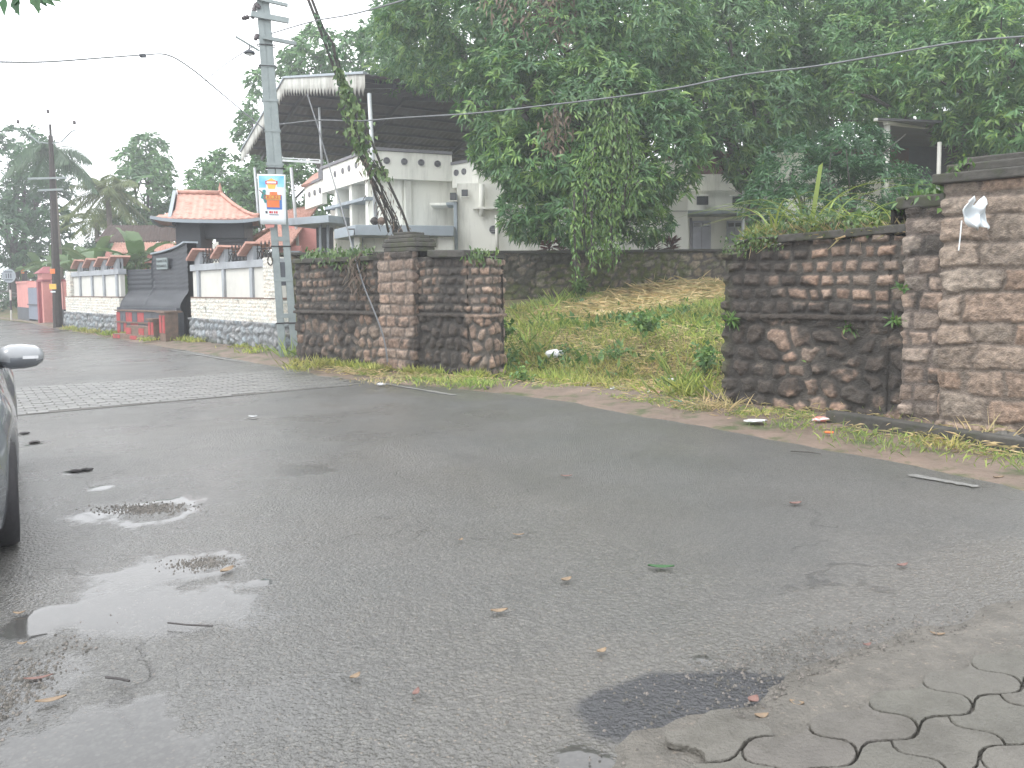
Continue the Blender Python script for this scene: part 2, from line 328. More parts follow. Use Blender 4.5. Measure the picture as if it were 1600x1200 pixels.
for q in [(88, 793, 178, 822, .8), (150, 775, 300, 822, .8, 0, .62), (140, 757, 172, 767), (262, 862, 362, 905, 1, 0, .72), (380, 900, 440, 920, .8), (100, 732, 140, 742),
          (30, 900, 470, 1000, .62), (120, 860, 330, 960, .55), (0, 930, 120, 1010, 1), (-160, 1090, 420, 1230, .7), (-80, 1010, 130, 1110, .6), (860, 1160, 968, 1230), (1075, 1020, 1120, 1036, .9),
          (40, 690, 62, 698), (-30, 1000, 60, 1260, .5), (400, 725, 520, 745, .3), (250, 1040, 520, 1180, .35)]:
    film = np.maximum(film, pud(*q))
film = np.clip(film + .25*sst(.5, .8, fbm(X*.8+7, Y*.8, 21))*sst(1.5, -4, X) + .3*sst(.6, -2.4, X)*sst(.3, .6, fbm(X*1.3, Y*1.3, 91)), 0, 1)
a = G(1110, 1105)
patch = 1-sst(.9, 1.02, np.sqrt(((X-a.x-.35*(Y-a.y))/.5)**2+((Y-a.y)/.3)**2)+(nB-.5)*.25)
rd = (X*.72+Y*.69)   # across the road
e_n = G(1300, 1005); 
mud = sst(.25, .0, np.abs((Y-e_n.y)-(X-e_n.x)*.55)-.25-.35*nA) * sst(-1.2, .2, X)*sst(7, 5, Y)
mud = np.maximum(mud, .8*sst(7.55, 8.0, rd+(nA-.5)*.8)*(rd < 8.8))
la, lb = G(560, 640), G(1300, 990); older = sst(-.15, .15, ((Y-la.y)*(lb.x-la.x)-(X-la.x)*(lb.y-la.y))/math.hypot(lb.x-la.x, lb.y-la.y)*-1+(nA-.5)*.5)*sst(9.5, 8, Y)
mud = np.maximum(mud, older*.38)
worn = .9*sst(.5, .62, fbm(X*.7+3, Y*.7-2, 44))*sst(.5, .58, nA)
mud = np.clip(np.maximum(mud, worn*.35), 0, 1)
Z = (fbm(X*.4, Y*.4, 5)-1)*.008*(1-film)
road = gridmesh('road', X, Y, Z, M['asphalt'], np.stack([film, patch, mud], -1)); tag(road, kind='structure')
M['soil'] = mat('soil', (.09, .065, .045), (.05, .045, .03), 3, .85, .6, 12, stain=(.05, .07, .02), stain_scale=1.5, stain_lo=.5, stain_hi=.6)
g = MB().add([(-700, -300, -.06), (700, -300, -.06), (700, 1200, -.06), (-700, 1200, -.06)], [(0, 1, 2, 3)]).build('ground', M['soil']); tag(g, kind='structure')
def strip(name, A, B, n, k, zf, m, noiseA=0, noiseB=0, sc=3, col=None, colf=None):
    def res(Pl):
        Pl = np.array([(p[0], p[1]) for p in Pl]); d = np.r_[0, np.cumsum(np.hypot(*np.diff(Pl, axis=0).T))]; t = np.linspace(0, d[-1], n); return np.stack([np.interp(t, d, Pl[:, 0]), np.interp(t, d, Pl[:, 1])], -1)
    a_, b_ = res(A), res(B); dirv = b_-a_; dirv = dirv/np.linalg.norm(dirv, axis=1, keepdims=True)
    a_ = a_+dirv*((fbm(a_[:, 0]*sc, a_[:, 1]*sc, 5)-.5)*noiseA)[:, None]; b_ = b_+dirv*((fbm(b_[:, 0]*sc, b_[:, 1]*sc, 8)-.5)*noiseB)[:, None]
    t = np.linspace(0, 1, k)[None, :, None]; Q = a_[:, None]*(1-t)+b_[:, None]*t
    X, Y = Q[..., 0], Q[..., 1]; return gridmesh(name, X, Y, zf(X, Y, np.broadcast_to(t[..., 0], X.shape)), m, None if colf is None else colf(X, Y))
# verge between the asphalt and the walls
edge = [G(1990, 855), G(1600, 766), G(1400, 722), G(1225, 690), G(1000, 650), G(850, 622), G(700, 606), G(560, 594), G(500, 590), G(430, 572), G(300, 549), G(190, 531), G(110, 518), G(40, 503), (-45, 62, 0)]
wallb = [(9.5, 5.6), (6.2, 8.4), (4.75, 9.4), (2.85, 11.1), (1.2, 12.6), (-.3, 13.9), (-2.3, 15), (-4.3, 16.2), (-5.6, 19.9), (-9.3, 24.4), (-13.6, 28.3), (-19, 34.5), (-26, 42), (-46, 66)]
M['mudverge'] = mat('muddy_verge', (.19, .14, .11), (.11, .085, .065), 2.5, .6, .7, 25, stain=(.055, .07, .025), stain_scale=2.2, stain_lo=.5, stain_hi=.62, rough2=.85)
def vz(X, Y, t): return -.006+.018*sst(0, .05, t) + .05*sst(0, .5, t)+(fbm(X*3, Y*3, 4)-.5)*.05*sst(0, .3, t)
vg = strip('verge', edge, wallb, 420, 26, vz, M['mudverge'], .25, 0, 2.5); tag(vg, kind='structure')
# worn concrete shoulder (near, right) and interlocking pavers
M['rubble'] = mat('worn_concrete', (.135, .125, .108), (.075, .07, .06), 7, .6, 1, 55, stain=(.2, .17, .14), stain_scale=30, stain_lo=.58, stain_hi=.68)
near = [G(820, 1290), G(870, 1215), G(1000, 1140), G(1130, 1105), G(1215, 1065), G(1300, 1022), G(1400, 985), G(1500, 962), G(1600, 925), G(1800, 870), (6.5, 3.2, 0), (12, -3, 0)]
far_ = [(.1, -1, 0), (.35, .0, 0), (.6, .3, 0), (.9, .6, 0), (1.1, .7, 0), (1.4, .8, 0), (1.8, .9, 0), (2.3, 1, 0), (3, .8, 0), (4, .4, 0), (5, -1, 0), (6, -5, 0)]
def fz(X, Y, t): return -.006+.022*sst(0, .08, t)+(fbm(X*5, Y*5, 4)-.5)*.013
fc = strip('concrete_shoulder', near, far_, 260, 90, fz, M['rubble'], .14, 0, 5); tag(fc, kind='structure')
# pavers: zig-zag interlocking blocks as geometry
def paver_field(name, rect, ang, cell, z, m, maskf, gap=.008, zig=True, jig=.0025, org=(0, 0)):
    V = []; Fq = []; ca, sa = math.cos(ang), math.sin(ang); cx, cy = cell; nx = 7
    x0, y0, x1, y1 = rect
    for i in range(int(x0/cx), int(x1/cx)):
        for j in range(int(y0/cy), int(y1/cy)):
            ox = i*cx + (cx/2 if j % 2 else 0); oy = j*cy
            wx, wy = org[0]+ox*ca-oy*sa, org[1]+ox*sa+oy*ca
            if not maskf(wx, wy): continue
            dz = random.uniform(-jig, jig); prof = [0, .3, 1, .3, -.0, -.3, -1, -.3][:0]
            pts = []
            zz = lambda t: (math.sin(((ox/cx)+t)*2*math.pi)*.13*cy if zig else 0)
            xz = lambda t: (math.sin(t*2*math.pi)*.1*cx if zig else 0)
            K = 8 if zig else 1
            for k in range(K): t = k/K; pts.append((gap/2+t*(cx-gap), gap/2+zz(t)))
            for k in range(K): t = k/K; pts.append((cx-gap/2+xz(t), gap/2+t*(cy-gap)))
            for k in range(K): t = 1-k/K; pts.append((gap/2+t*(cx-gap), cy-gap/2+zz(t)))
            for k in range(K): t = 1-k/K; pts.append((gap/2+xz(t), gap/2+t*(cy-gap)))
            b = len(V); n = len(pts); mxp = sum(p[0] for p in pts)/n; myp = sum(p[1] for p in pts)/n
            for s_, zq in ((1, z-.02), (1, z+dz-.004), (.985, z+dz)):
                for p in pts:
                    u, v_ = ox+mxp+(p[0]-mxp)*s_, oy+myp+(p[1]-myp)*s_; V.append((org[0]+u*ca-v_*sa, org[1]+u*sa+v_*ca, zq))
            for r in range(2):
                for k in range(n): Fq.append((b+r*n+k, b+r*n+(k+1) % n, b+(r+1)*n+(k+1) % n, b+(r+1)*n+k))
            Fq.append(tuple(b+2*n+k for k in range(n)))
    me = bpy.data.meshes.new(name); me.from_pydata(V, [], Fq); me.update(); o = link(name, me, m); tag(o, kind='structure'); return o
M['paver'] = mat('grey_paver', (.125, .118, .102), (.085, .08, .07), 3, .6, .8, 70, island=.08, stain=(.06, .056, .045), stain_scale=5, stain_lo=.5, stain_hi=.75)
c0 = G(1165, 1180)
def pm(x, y):
    q = (y-c0.y)-(x-c0.x)*.36+.06*math.sin(x*9)
    return q < .0 and y > .5 and x < 5 and x > .45
paver_field('forecourt_pavers', (-14, -14, 26, 26), .5, (.3, .2), .036, M['paver'], pm, gap=.01, jig=.0012)
M['bandpaver'] = mat('worn_band_paver', (.15, .15, .142), (.115, .115, .11), 2, .4, .4, 40, island=.08)
ba = [G(20, 607), G(20, 650), G(540, 603), G(455, 578)]
# band across the carriageway: quad from far-left to near-right
bl = [Vector((q.x, q.y)) for q in ba]
def inside(x, y, Q):
    r = None
    for i in range(4):
        a_, b_ = Q[i], Q[(i+1) % 4]; c = (b_.x-a_.x)*(y-a_.y)-(b_.y-a_.y)*(x-a_.x)
        if r is None: r = c > 0
        elif (c > 0) != r: return False
    return True
dl = (bl[0]-bl[3]); dl2 = (bl[1]-bl[2])
Q = [bl[3]+dl*2.2, bl[2]+dl2*2.2, bl[2]-dl2*.03, bl[3]-dl*.03]
ang = math.atan2(-dl.y, -dl.x)
paver_field('road_paver_band', (-15, -8, 15, 8), ang, (.24, .14), .008, M['bandpaver'], lambda x, y: inside(x, y, Q), gap=.018, zig=False, org=(bl[3].x, bl[3].y))
mb = MB()
mb.prism([(q.x, q.y) for q in Q], -.05, .002)
M['joint'] = mat('joint_dirt', (.1, .097, .088), (.075, .072, .065), 6, .8)
o = mb.build('paver_joint_bed', M['joint']); tag(o, kind='structure')
# painted edge line, worn dashes
M['line'] = mat('worn_road_paint', (.21, .21, .2), (.12, .12, .115), 18, .6, .2, 60)
def mark(a, b, w_=.1):
    a, b = G(*a), G(*b); n = 24; d = (b-a).normalized(); s = Vector((-d.y, d.x, 0)); vs = []
    for i in range(n+1):
        p = a.lerp(b, i/n); k = w_/2*(.65+.5*random.random())*(1 if 0 < i < n else .4); vs += [(p.x-s.x*k, p.y-s.y*k, .0045), (p.x+s.x*k, p.y+s.y*k, .0045)]
    return vs, [(2*i, 2*i+1, 2*i+3, 2*i+2) for i in range(n)]
mb = MB()
for a_, b_ in (((598, 599), (712, 618)), ((1420, 742), (1528, 761)), ((268, 547), (384, 567)), ((128, 519), (182, 529)), ((150, 524), (200, 532)), ((388, 653), (402, 654))): mb.add(*mark(a_, b_))
o = mb.build('edge_line_marking', M['line']); tag(o, kind='structure')
# ------------------------------------------------------------------ plot terrain
def hplot(x, y):
    d = (x-2.85)*.66+(y-11.1)*.75
    h = .03+1.42*(1-np.exp(-np.maximum(d, 0)/3.7)) + .12*(fbm(x*.9, y*.9, 31)-.5)*sst(0, 2, d)
    d2 = (x+5.5)*.73+(y-18.6)*.68
    return h*np.maximum(sst(.3, 6, d2), sst(-4.6, -4.0, x))
X, Y = np.meshgrid(np.arange(-34, 26.1, .25), np.arange(9, 60, .25))
d = (X-2.85)*.66+(Y-11.1)*.75
Z = hplot(X, Y); msk = ((d > -.02) & ((((X+5.5)*.73+(Y-18.6)*.68) > .35) | (X > -4.3)))[:-1, :-1]
M['plot'] = mat('plot_soil', (.13, .11, .045), (.075, .095, .03), 1.4, .9, .8, 20, stain=(.16, .1, .06), stain_scale=.9, stain_lo=.5, stain_hi=.65)
o = gridmesh('plot_ground', X, Y, Z, M['plot'], mask=msk); tag(o, kind='structure')
# ------------------------------------------------------------------ stone walls
def rows(s, z, h, wmin, wmax, seed, wob=.012, gap=.02):
    s2 = s+wob*3.2*(fbm(s*6, z*6, seed)-.5)*2; z2 = z+wob*3*(fbm(s*2.6+9, z*4.1, seed+3)-.5)*2+h*.35*(fbm(s*.3, z*2.3/h*.4, seed+7)-.5)
    r = np.floor(z2/h).astype(int); fz_ = z2-r*h; idn = np.zeros_like(s); de = np.zeros_like(s)
    for k in np.unique(r):
        rg = np.random.default_rng(seed*100+int(k)+5000); ws = rg.uniform(wmin, wmax, int((s.max()-s.min()+6)/wmin)+4); e = np.cumsum(ws)+s.min()-1-rg.uniform(0, wmax)
        m_ = r == k; ss = s2[m_]; i = np.clip(np.searchsorted(e, ss), 1, len(e)-1); lo = e[i-1]; hi = e[i]
        dx = np.minimum(ss-lo, hi-ss); dz = np.minimum(fz_[m_], h-fz_[m_])
        rr = .035; qx = np.maximum(rr-dx, 0); qz = np.maximum(rr-dz, 0)
        dd = np.where((qx > 0) & (qz > 0), rr-np.hypot(qx, qz), np.minimum(dx, dz))
        de[m_] = dd-gap/2; idn[m_] = i*13.7+k*91.3
    return idn, de
def voro(s, z, cx, cy, seed, gap=.02):
    u = s/cx+.9*(fbm(s*4, z*4, seed)-.5); v_ = z/cy+.9*(fbm(s*4+7, z*4, seed+1)-.5); i0 = np.floor(u); j0 = np.floor(v_)
    F1 = np.full(s.shape, 9.); F2 = F1.copy(); idn = np.zeros_like(s)
    for a in (-1, 0, 1):
        for b in (-1, 0, 1):
            i = i0+a; j = j0+b; px = i+.5+(_h(i, j, seed)-.5)*.8+.5*(j % 2); py = j+.5+(_h(i, j, seed+5)-.5)*.5
            dd = np.maximum(np.abs(u-px)*.9, np.abs(v_-py))*.55+np.hypot(u-px, v_-py)*.5
            n_ = dd < F1; F2 = np.where(n_, F1, np.minimum(F2, dd)); idn = np.where(n_, i*17.3+j*71.9, idn); F1 = np.where(n_, dd, F1)
    return idn, (F2-F1)*min(cx, cy)*.5-gap/2
def stonewall(name, path, zb, zt, res, zones, core=.42, tone=(.27, .185, .145), mortar=(.075, .068, .06), dark=(.034, .031, .028), darkf=None, mossf=None, bulge=.03, seed=1, parent=None, var=.3, closed_top=True):
    Pth = np.array([(p[0], p[1]) for p in path]); dd = np.r_[0, np.cumsum(np.hypot(*np.diff(Pth, axis=0).T))]; Ls = dd[-1]
    n = int(Ls/res)+2; s = np.linspace(0, Ls, n); px = np.interp(s, dd, Pth[:, 0]); py = np.interp(s, dd, Pth[:, 1])
    e = .03; tx = np.interp(s+e, dd, Pth[:, 0])-np.interp(s-e, dd, Pth[:, 0]); ty = np.interp(s+e, dd, Pth[:, 1])-np.interp(s-e, dd, Pth[:, 1]); q = np.hypot(tx, ty)+1e-9
    nx, ny = ty/q, -tx/q
    ztv = np.array([zt(a) for a in s]); zbv = np.array([zb(a) for a in s]); nz = int((ztv.max()-zbv.min())/res)+2
    t = np.linspace(0, 1, nz)[:, None]; Zg = zbv[None]*(1-t)+ztv[None]*t; Sg = np.broadcast_to(s[None], Zg.shape).copy()
    idn = np.zeros_like(Zg); de = np.full_like(Zg, -.1); blg = np.full_like(Zg, bulge)
    for (z0, z1, kind, a) in zones:
        m_ = (Zg >= z0) & (Zg < z1)
        if not m_.any(): continue
        if kind == 'rows': i_, d_ = rows(Sg[m_], Zg[m_]-z0, a[0], a[1], a[2], seed+int(z0*10), a[3] if len(a) > 3 else .012, a[4] if len(a) > 4 else .025)
        elif kind == 'vor': i_, d_ = voro(Sg[m_], Zg[m_], a[0], a[1], seed+3, a[2] if len(a) > 2 else .03)
        else: i_, d_ = np.zeros(m_.sum()), np.full(m_.sum(), .5)
        idn[m_] = i_; de[m_] = d_
        if kind == 'ledge': blg[m_] = .06
    rnd = _h(np.floor(idn*3), np.floor(idn*7)+5, seed+9); rnd2 = _h(np.floor(idn*5), np.floor(idn*2)+1, seed+19)
    edge_ = sst(0, .028, de); pil = np.sqrt(np.clip(de/.09, 0, 1))
    rough = (fbm(Sg*13, Zg*13, seed+40, 4)-.5)*.05
    disp = edge_*(blg*(.7+.3*pil)*(.6+.7*rnd)+rough) + (fbm(Sg*30, Zg*30, seed+41, 3)-.5)*.01
    V = np.stack([px[None]+nx[None]*disp, py[None]+ny[None]*disp, Zg], -1).reshape(-1, 3)
    T = np.array(tone); col = T*(1-var+2*var*rnd)[..., None]*(1+(rnd2[..., None]-.5)*np.array([.12, -.05, -.15]))
    grain = .45+1.1*fbm(Sg*26, Zg*26, seed+50, 4); col = col*grain[..., None]
    mm_ = sst(0, .018, de)[..., None]; col = np.array(mortar)*(.7+.6*fbm(Sg*9, Zg*9, seed+8)[..., None])*(1-mm_)+col*mm_
    Dk = darkf(Sg, Zg) if darkf else 0*Sg
    nn = fbm(Sg*2.6, Zg*1.7, seed+60, 5); n2 = fbm(Sg*11, Zg*11, seed+61, 4)
    k = sst(.42, .6, (nn*.65+n2*.35)+(Dk-.5)*.75+(rnd-.5)*.4)[..., None]*.9; col = col*(1-k)+np.array(dark)*(.6+.9*n2[..., None])*k
    if mossf is not None:
        k = (mossf(Sg, Zg)*sst(.35, .6, n2))[..., None]; col = col*(1-k)+np.array([.07, .09, .018])*(.5+n2[..., None])*k
    i = np.arange(n*nz).reshape(nz, n); Fc = np.stack([i[:-1, :-1], i[:-1, 1:], i[1:, 1:], i[1:, :-1]], -1).reshape(-1, 4)
    # back and top closed by a sheet set inward
    bi = len(V); bx = px-nx*core; by = py-ny*core
    if closed_top:
        V2 = np.concatenate([np.stack([bx, by, ztv], -1), np.stack([bx, by, zbv], -1)]); V = np.concatenate([V, V2])
        c2 = np.tile(np.array([[.05, .045, .04]]), (2*n, 1)); col = np.concatenate([col.reshape(-1, 3), c2])
        top = i[-1]; b1 = bi+np.arange(n); b2 = bi+n+np.arange(n)
        Fc = np.concatenate([Fc, np.stack([top[:-1], top[1:], b1[1:], b1[:-1]], -1), np.stack([b1[:-1], b1[1:], b2[1:], b2[:-1]], -1)])
    return np_mesh(name, V, Fc, M['stone'], parent, True, col.reshape(-1, 3))
def V2(p): return Vector((p[0], p[1]))
# right wall ------------------------------------------------------------
r0 = V2(G(1131, 634)); r3 = Vector((5.25, 7.36)); _d = (r3-r0).normalized()
def onray(px): k = P(px, 450, 1).x; t = (k*r0.y-r0.x)/(_d.x-k*_d.y); return r0+_d*t
r1, r2, r3 = onray(1416), onray(1478), onray(1640)
tdir = (r1-r0).normalized(); tn = Vector((-tdir.y, tdir.x))    # inward normal (away from the road)
RW = empty('stone_wall', (r0.x, r0.y, 0), 'blackened stone boundary wall with overgrown coping right of the plot opening', 'wall')
Lr = (r1-r0).length
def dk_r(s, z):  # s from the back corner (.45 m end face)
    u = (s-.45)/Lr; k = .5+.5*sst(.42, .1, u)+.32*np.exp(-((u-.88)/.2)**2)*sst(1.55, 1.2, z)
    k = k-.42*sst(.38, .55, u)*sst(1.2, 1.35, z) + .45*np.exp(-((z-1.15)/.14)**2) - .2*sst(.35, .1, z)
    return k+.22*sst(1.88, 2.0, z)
def ms_r(s, z): return sst(.62, .25, s)*.85*sst(.2, .5, z)
zl = 1.14
stonewall('wall_face', [r0+tn*.45, r0, r1], lambda s: -.05, lambda s: 1.9+.12*sst(.5, 1.4, s)+.02*math.sin(s*9), .014,
          [(-.1, zl-.03, 'vor', (.26, .2, .035)), (zl-.03, zl+.025, 'ledge', ()), (zl+.025, 3, 'rows', (.158, .13, .27, .014, .04))], seed=3, tone=(.25, .185, .145), darkf=dk_r, mossf=ms_r, bulge=.045, parent=RW)
mb = MB(); a_ = r0+tdir*(Lr*.33); mb.beam((a_.x+tn.x*.18, a_.y+tn.y*.18, 2.045), (r1.x+tn.x*.18, r1.y+tn.y*.18, 2.09), .5, .09)
mb.build('coping', M['coping'], RW, bevel=.015)
sp0 = r1-tn*.06; sp1 = r2-tn*.06
stonewall('pier', [r1+tn*.1, sp0, sp1, r2], lambda s: -.05, lambda s: 2.29, .014, [(-.1, 3, 'rows', (.19, .2, .4, .014, .03))], seed=14, tone=(.245, .195, .16), mortar=(.12, .1, .088), bulge=.022, parent=RW,
          darkf=lambda s, z: .22+.35*sst(1.9, 2.25, z)+.25*np.exp(-((z-.5)/.25)**2), core=.55)
mb = MB(); mb.beam((sp0.x+tn.x*.22-tdir.x*.1, sp0.y+tn.y*.22-tdir.y*.1, 2.35), (sp1.x+tn.x*.22, sp1.y+tn.y*.22, 2.35), .5, .13); mb.build('pier_cap', M['coping'], RW, bevel=.02)
# big gate pier
b0 = r2-tn*.1; b1 = r3-tn*.1; BP = empty('gate_pier', (b0.x, b0.y, 0), 'broad pinkish stone pier with tiered cement cap at the right edge', 'pier')
stonewall('pier_face', [b0+tn*.7, b0, b1, b1+tn*.7], lambda s: -.05, lambda s: 2.5, .014, [(-.1, 3, 'rows', (.25, .3, .66, .02, .022))], seed=27, tone=(.25, .195, .155), bulge=.03, parent=BP, var=.2,
          darkf=lambda s, z: -.1+.4*sst(2.0, 2.5, z)+.15*sst(.5, .1, z)+.1*np.exp(-((s-1.3)/.3)**2), mortar=(.15, .125, .105), core=.7)
bt = (b1-b0).normalized()
for k, (ex, z0, z1) in enumerate(((.1, 2.5, 2.60), (.0, 2.60, 2.69), (-.12, 2.69, 2.76))):
    c = (b0+b1)/2+tn*.35; MB().box((c.x, c.y, (z0+z1)/2), ((b1-b0).length+ex*2, .7+ex*2, z1-z0-.002), rz=math.atan2(bt.y, bt.x)).build('cap_tier', M['coping'], BP, bevel=.015)
# drain pipe in the wall
q = P(1329, 521, (r0+tdir*Lr*.66).y-.02); mb = MB(); mb.lathe((q.x+tn.x*.12, q.y+tn.y*.12, q.z), [(.05, 0), (.062, 0), (.062, .22), (.05, .22), (.048, .05)], 16, axis=(-tn.x, -tn.y, 0)); o = mb.build('drain_pipe', M['laterite'], RW)
# kerb beam lying at the foot of the right wall
ka, kb = G(1297, 657, .05), G(1640, 712, .05)
mb = MB(); mb.beam((ka.x, ka.y, .06), (kb.x, kb.y, .06), .16, .2); o = mb.build('kerb_beam', M['coping'], bevel=.012); tag(o, 'long dark concrete beam lying on the verge at the foot of the right wall', 'kerb')
# left wall -------------------------------------------------------------
l0, l1, l2, l3 = V2(G(466, 572)), V2(G(603, 584)), V2(G(655, 589)), V2(G(800, 592))
l3 = V2(G(765, 598)); tl = (l3-l0).normalized(); tnl = Vector((-tl.y, tl.x))
LW = empty('stone_wall', (l0.x, l0.y, 0), 'weathered stone boundary wall with central pier between the steel pole and the plot', 'wall')
La = (l1-l0).length
stonewall('wall_face', [l0+tnl*.4, l0, l1], lambda s: -.05, lambda s: 2.0, .02, [(-.1, 1.03, 'vor', (.2, .22, .035)), (1.03, 1.09, 'ledge', ()), (1.09, 3, 'rows', (.15, .12, .24, .014, .04))], seed=31, tone=(.23, .17, .13), parent=LW, bulge=.04,
          darkf=lambda s, z: .38+.4*np.exp(-((s-1.9)/.35)**2)+.4*np.exp(-((z-1.06)/.1)**2)+.25*sst(1.7, 1.95, z)+.25*np.exp(-((s-1.1)/.4)**2)*sst(1.1, .9, z)+.2*sst(.8, .4, s))
stonewall('wall_face', [l2, l3, l3+tnl*.5-tl*.1], lambda s: -.05, lambda s: 2.02-.06*sst(1.2, 1.7, s), .018, [(-.1, 1.03, 'vor', (.2, .23, .035)), (1.03, 1.08, 'ledge', ()), (1.08, 3, 'rows', (.15, .12, .26, .014, .035))], seed=37, tone=(.24, .18, .14), parent=LW, bulge=.045,
          darkf=lambda s, z: .55+.35*sst(1.15, .85, s)*sst(1.2, 1.0, z)-.38*sst(.9, 1.2, s)+.3*np.exp(-((s-.7)/.25)**2)+.25*sst(1.75, 1.95, z)+.25*np.exp(-((z-1.06)/.08)**2))
stonewall('pier', [l1, l1-tnl*.12, l2-tnl*.12, l2+tnl*.0], lambda s: -.05, lambda s: 2.12, .018, [(-.1, 3, 'rows', (.19, .24, .4, .015, .02))], seed=41, tone=(.25, .185, .145), mortar=(.13, .11, .095), parent=LW, core=.5,
          darkf=lambda s, z: .0+.38*sst(.38, .55, s)+.3*sst(1.9, 2.1, z))
c = (l1+l2)/2; rz = math.atan2(tl.y, tl.x)
for ex, z0, z1 in ((.78, 2.12, 2.2), (.84, 2.2, 2.28), (.76, 2.28, 2.35), (.62, 2.35, 2.41), (.42, 2.41, 2.46)):
    MB().box((c.x+.1*tl.x+tnl.x*.12, c.y+.1*tl.y+tnl.y*.12, (z0+z1)/2), (ex, .2+ex*.35, z1-z0-.002), rz=rz).build('cap_tier', M['coping'], LW, bevel=.015)
mb = MB(); mb.beam((l0.x+tnl.x*.16, l0.y+tnl.y*.16, 2.04), (l1.x+tnl.x*.16-tl.x*.3, l1.y+tnl.y*.16-tl.y*.3, 2.04), .48, .09); mb.build('coping', M['coping'], LW, bevel=.015)
a_ = l2+tl*.3; b_ = l3-tl*.45; mb = MB(); mb.beam((a_.x+tnl.x*.16, a_.y+tnl.y*.16, 2.07), (b_.x+tnl.x*.16, b_.y+tnl.y*.16, 2.05), .5, .12); mb.build('coping', M['coping'], LW, bevel=.015)
# back wall ---------------------------------------------------------------
YB = 22.0; bw0, bw1 = P(380, 392, YB), P(1300, 392, YB)
BW = empty('stone_wall', (bw0.x, YB, 1.1), 'low mossy rubble retaining wall at the back of the plot below the white house', 'wall')
stonewall('wall_face', [(bw0.x, YB), (bw1.x, YB)], lambda s: .9, lambda s: 2.44, .03, [(0, 3, 'vor', (.3, .22, .03))], seed=51, tone=(.21, .18, .135), parent=BW, var=.3, bulge=.03, dark=(.035, .035, .025),
          darkf=lambda s, z: .62-.42*sst(8.5, 13, s), mossf=lambda s, z: .8*sst(.45, .6, fbm(s*.8, z*1.6, 77)))
mb = MB(); mb.box(((bw0.x+bw1.x)/2, YB+.17, 2.475), (bw1.x-bw0.x, .5, .07)); mb.build('coping', M['coping'], BW, bevel=.01)
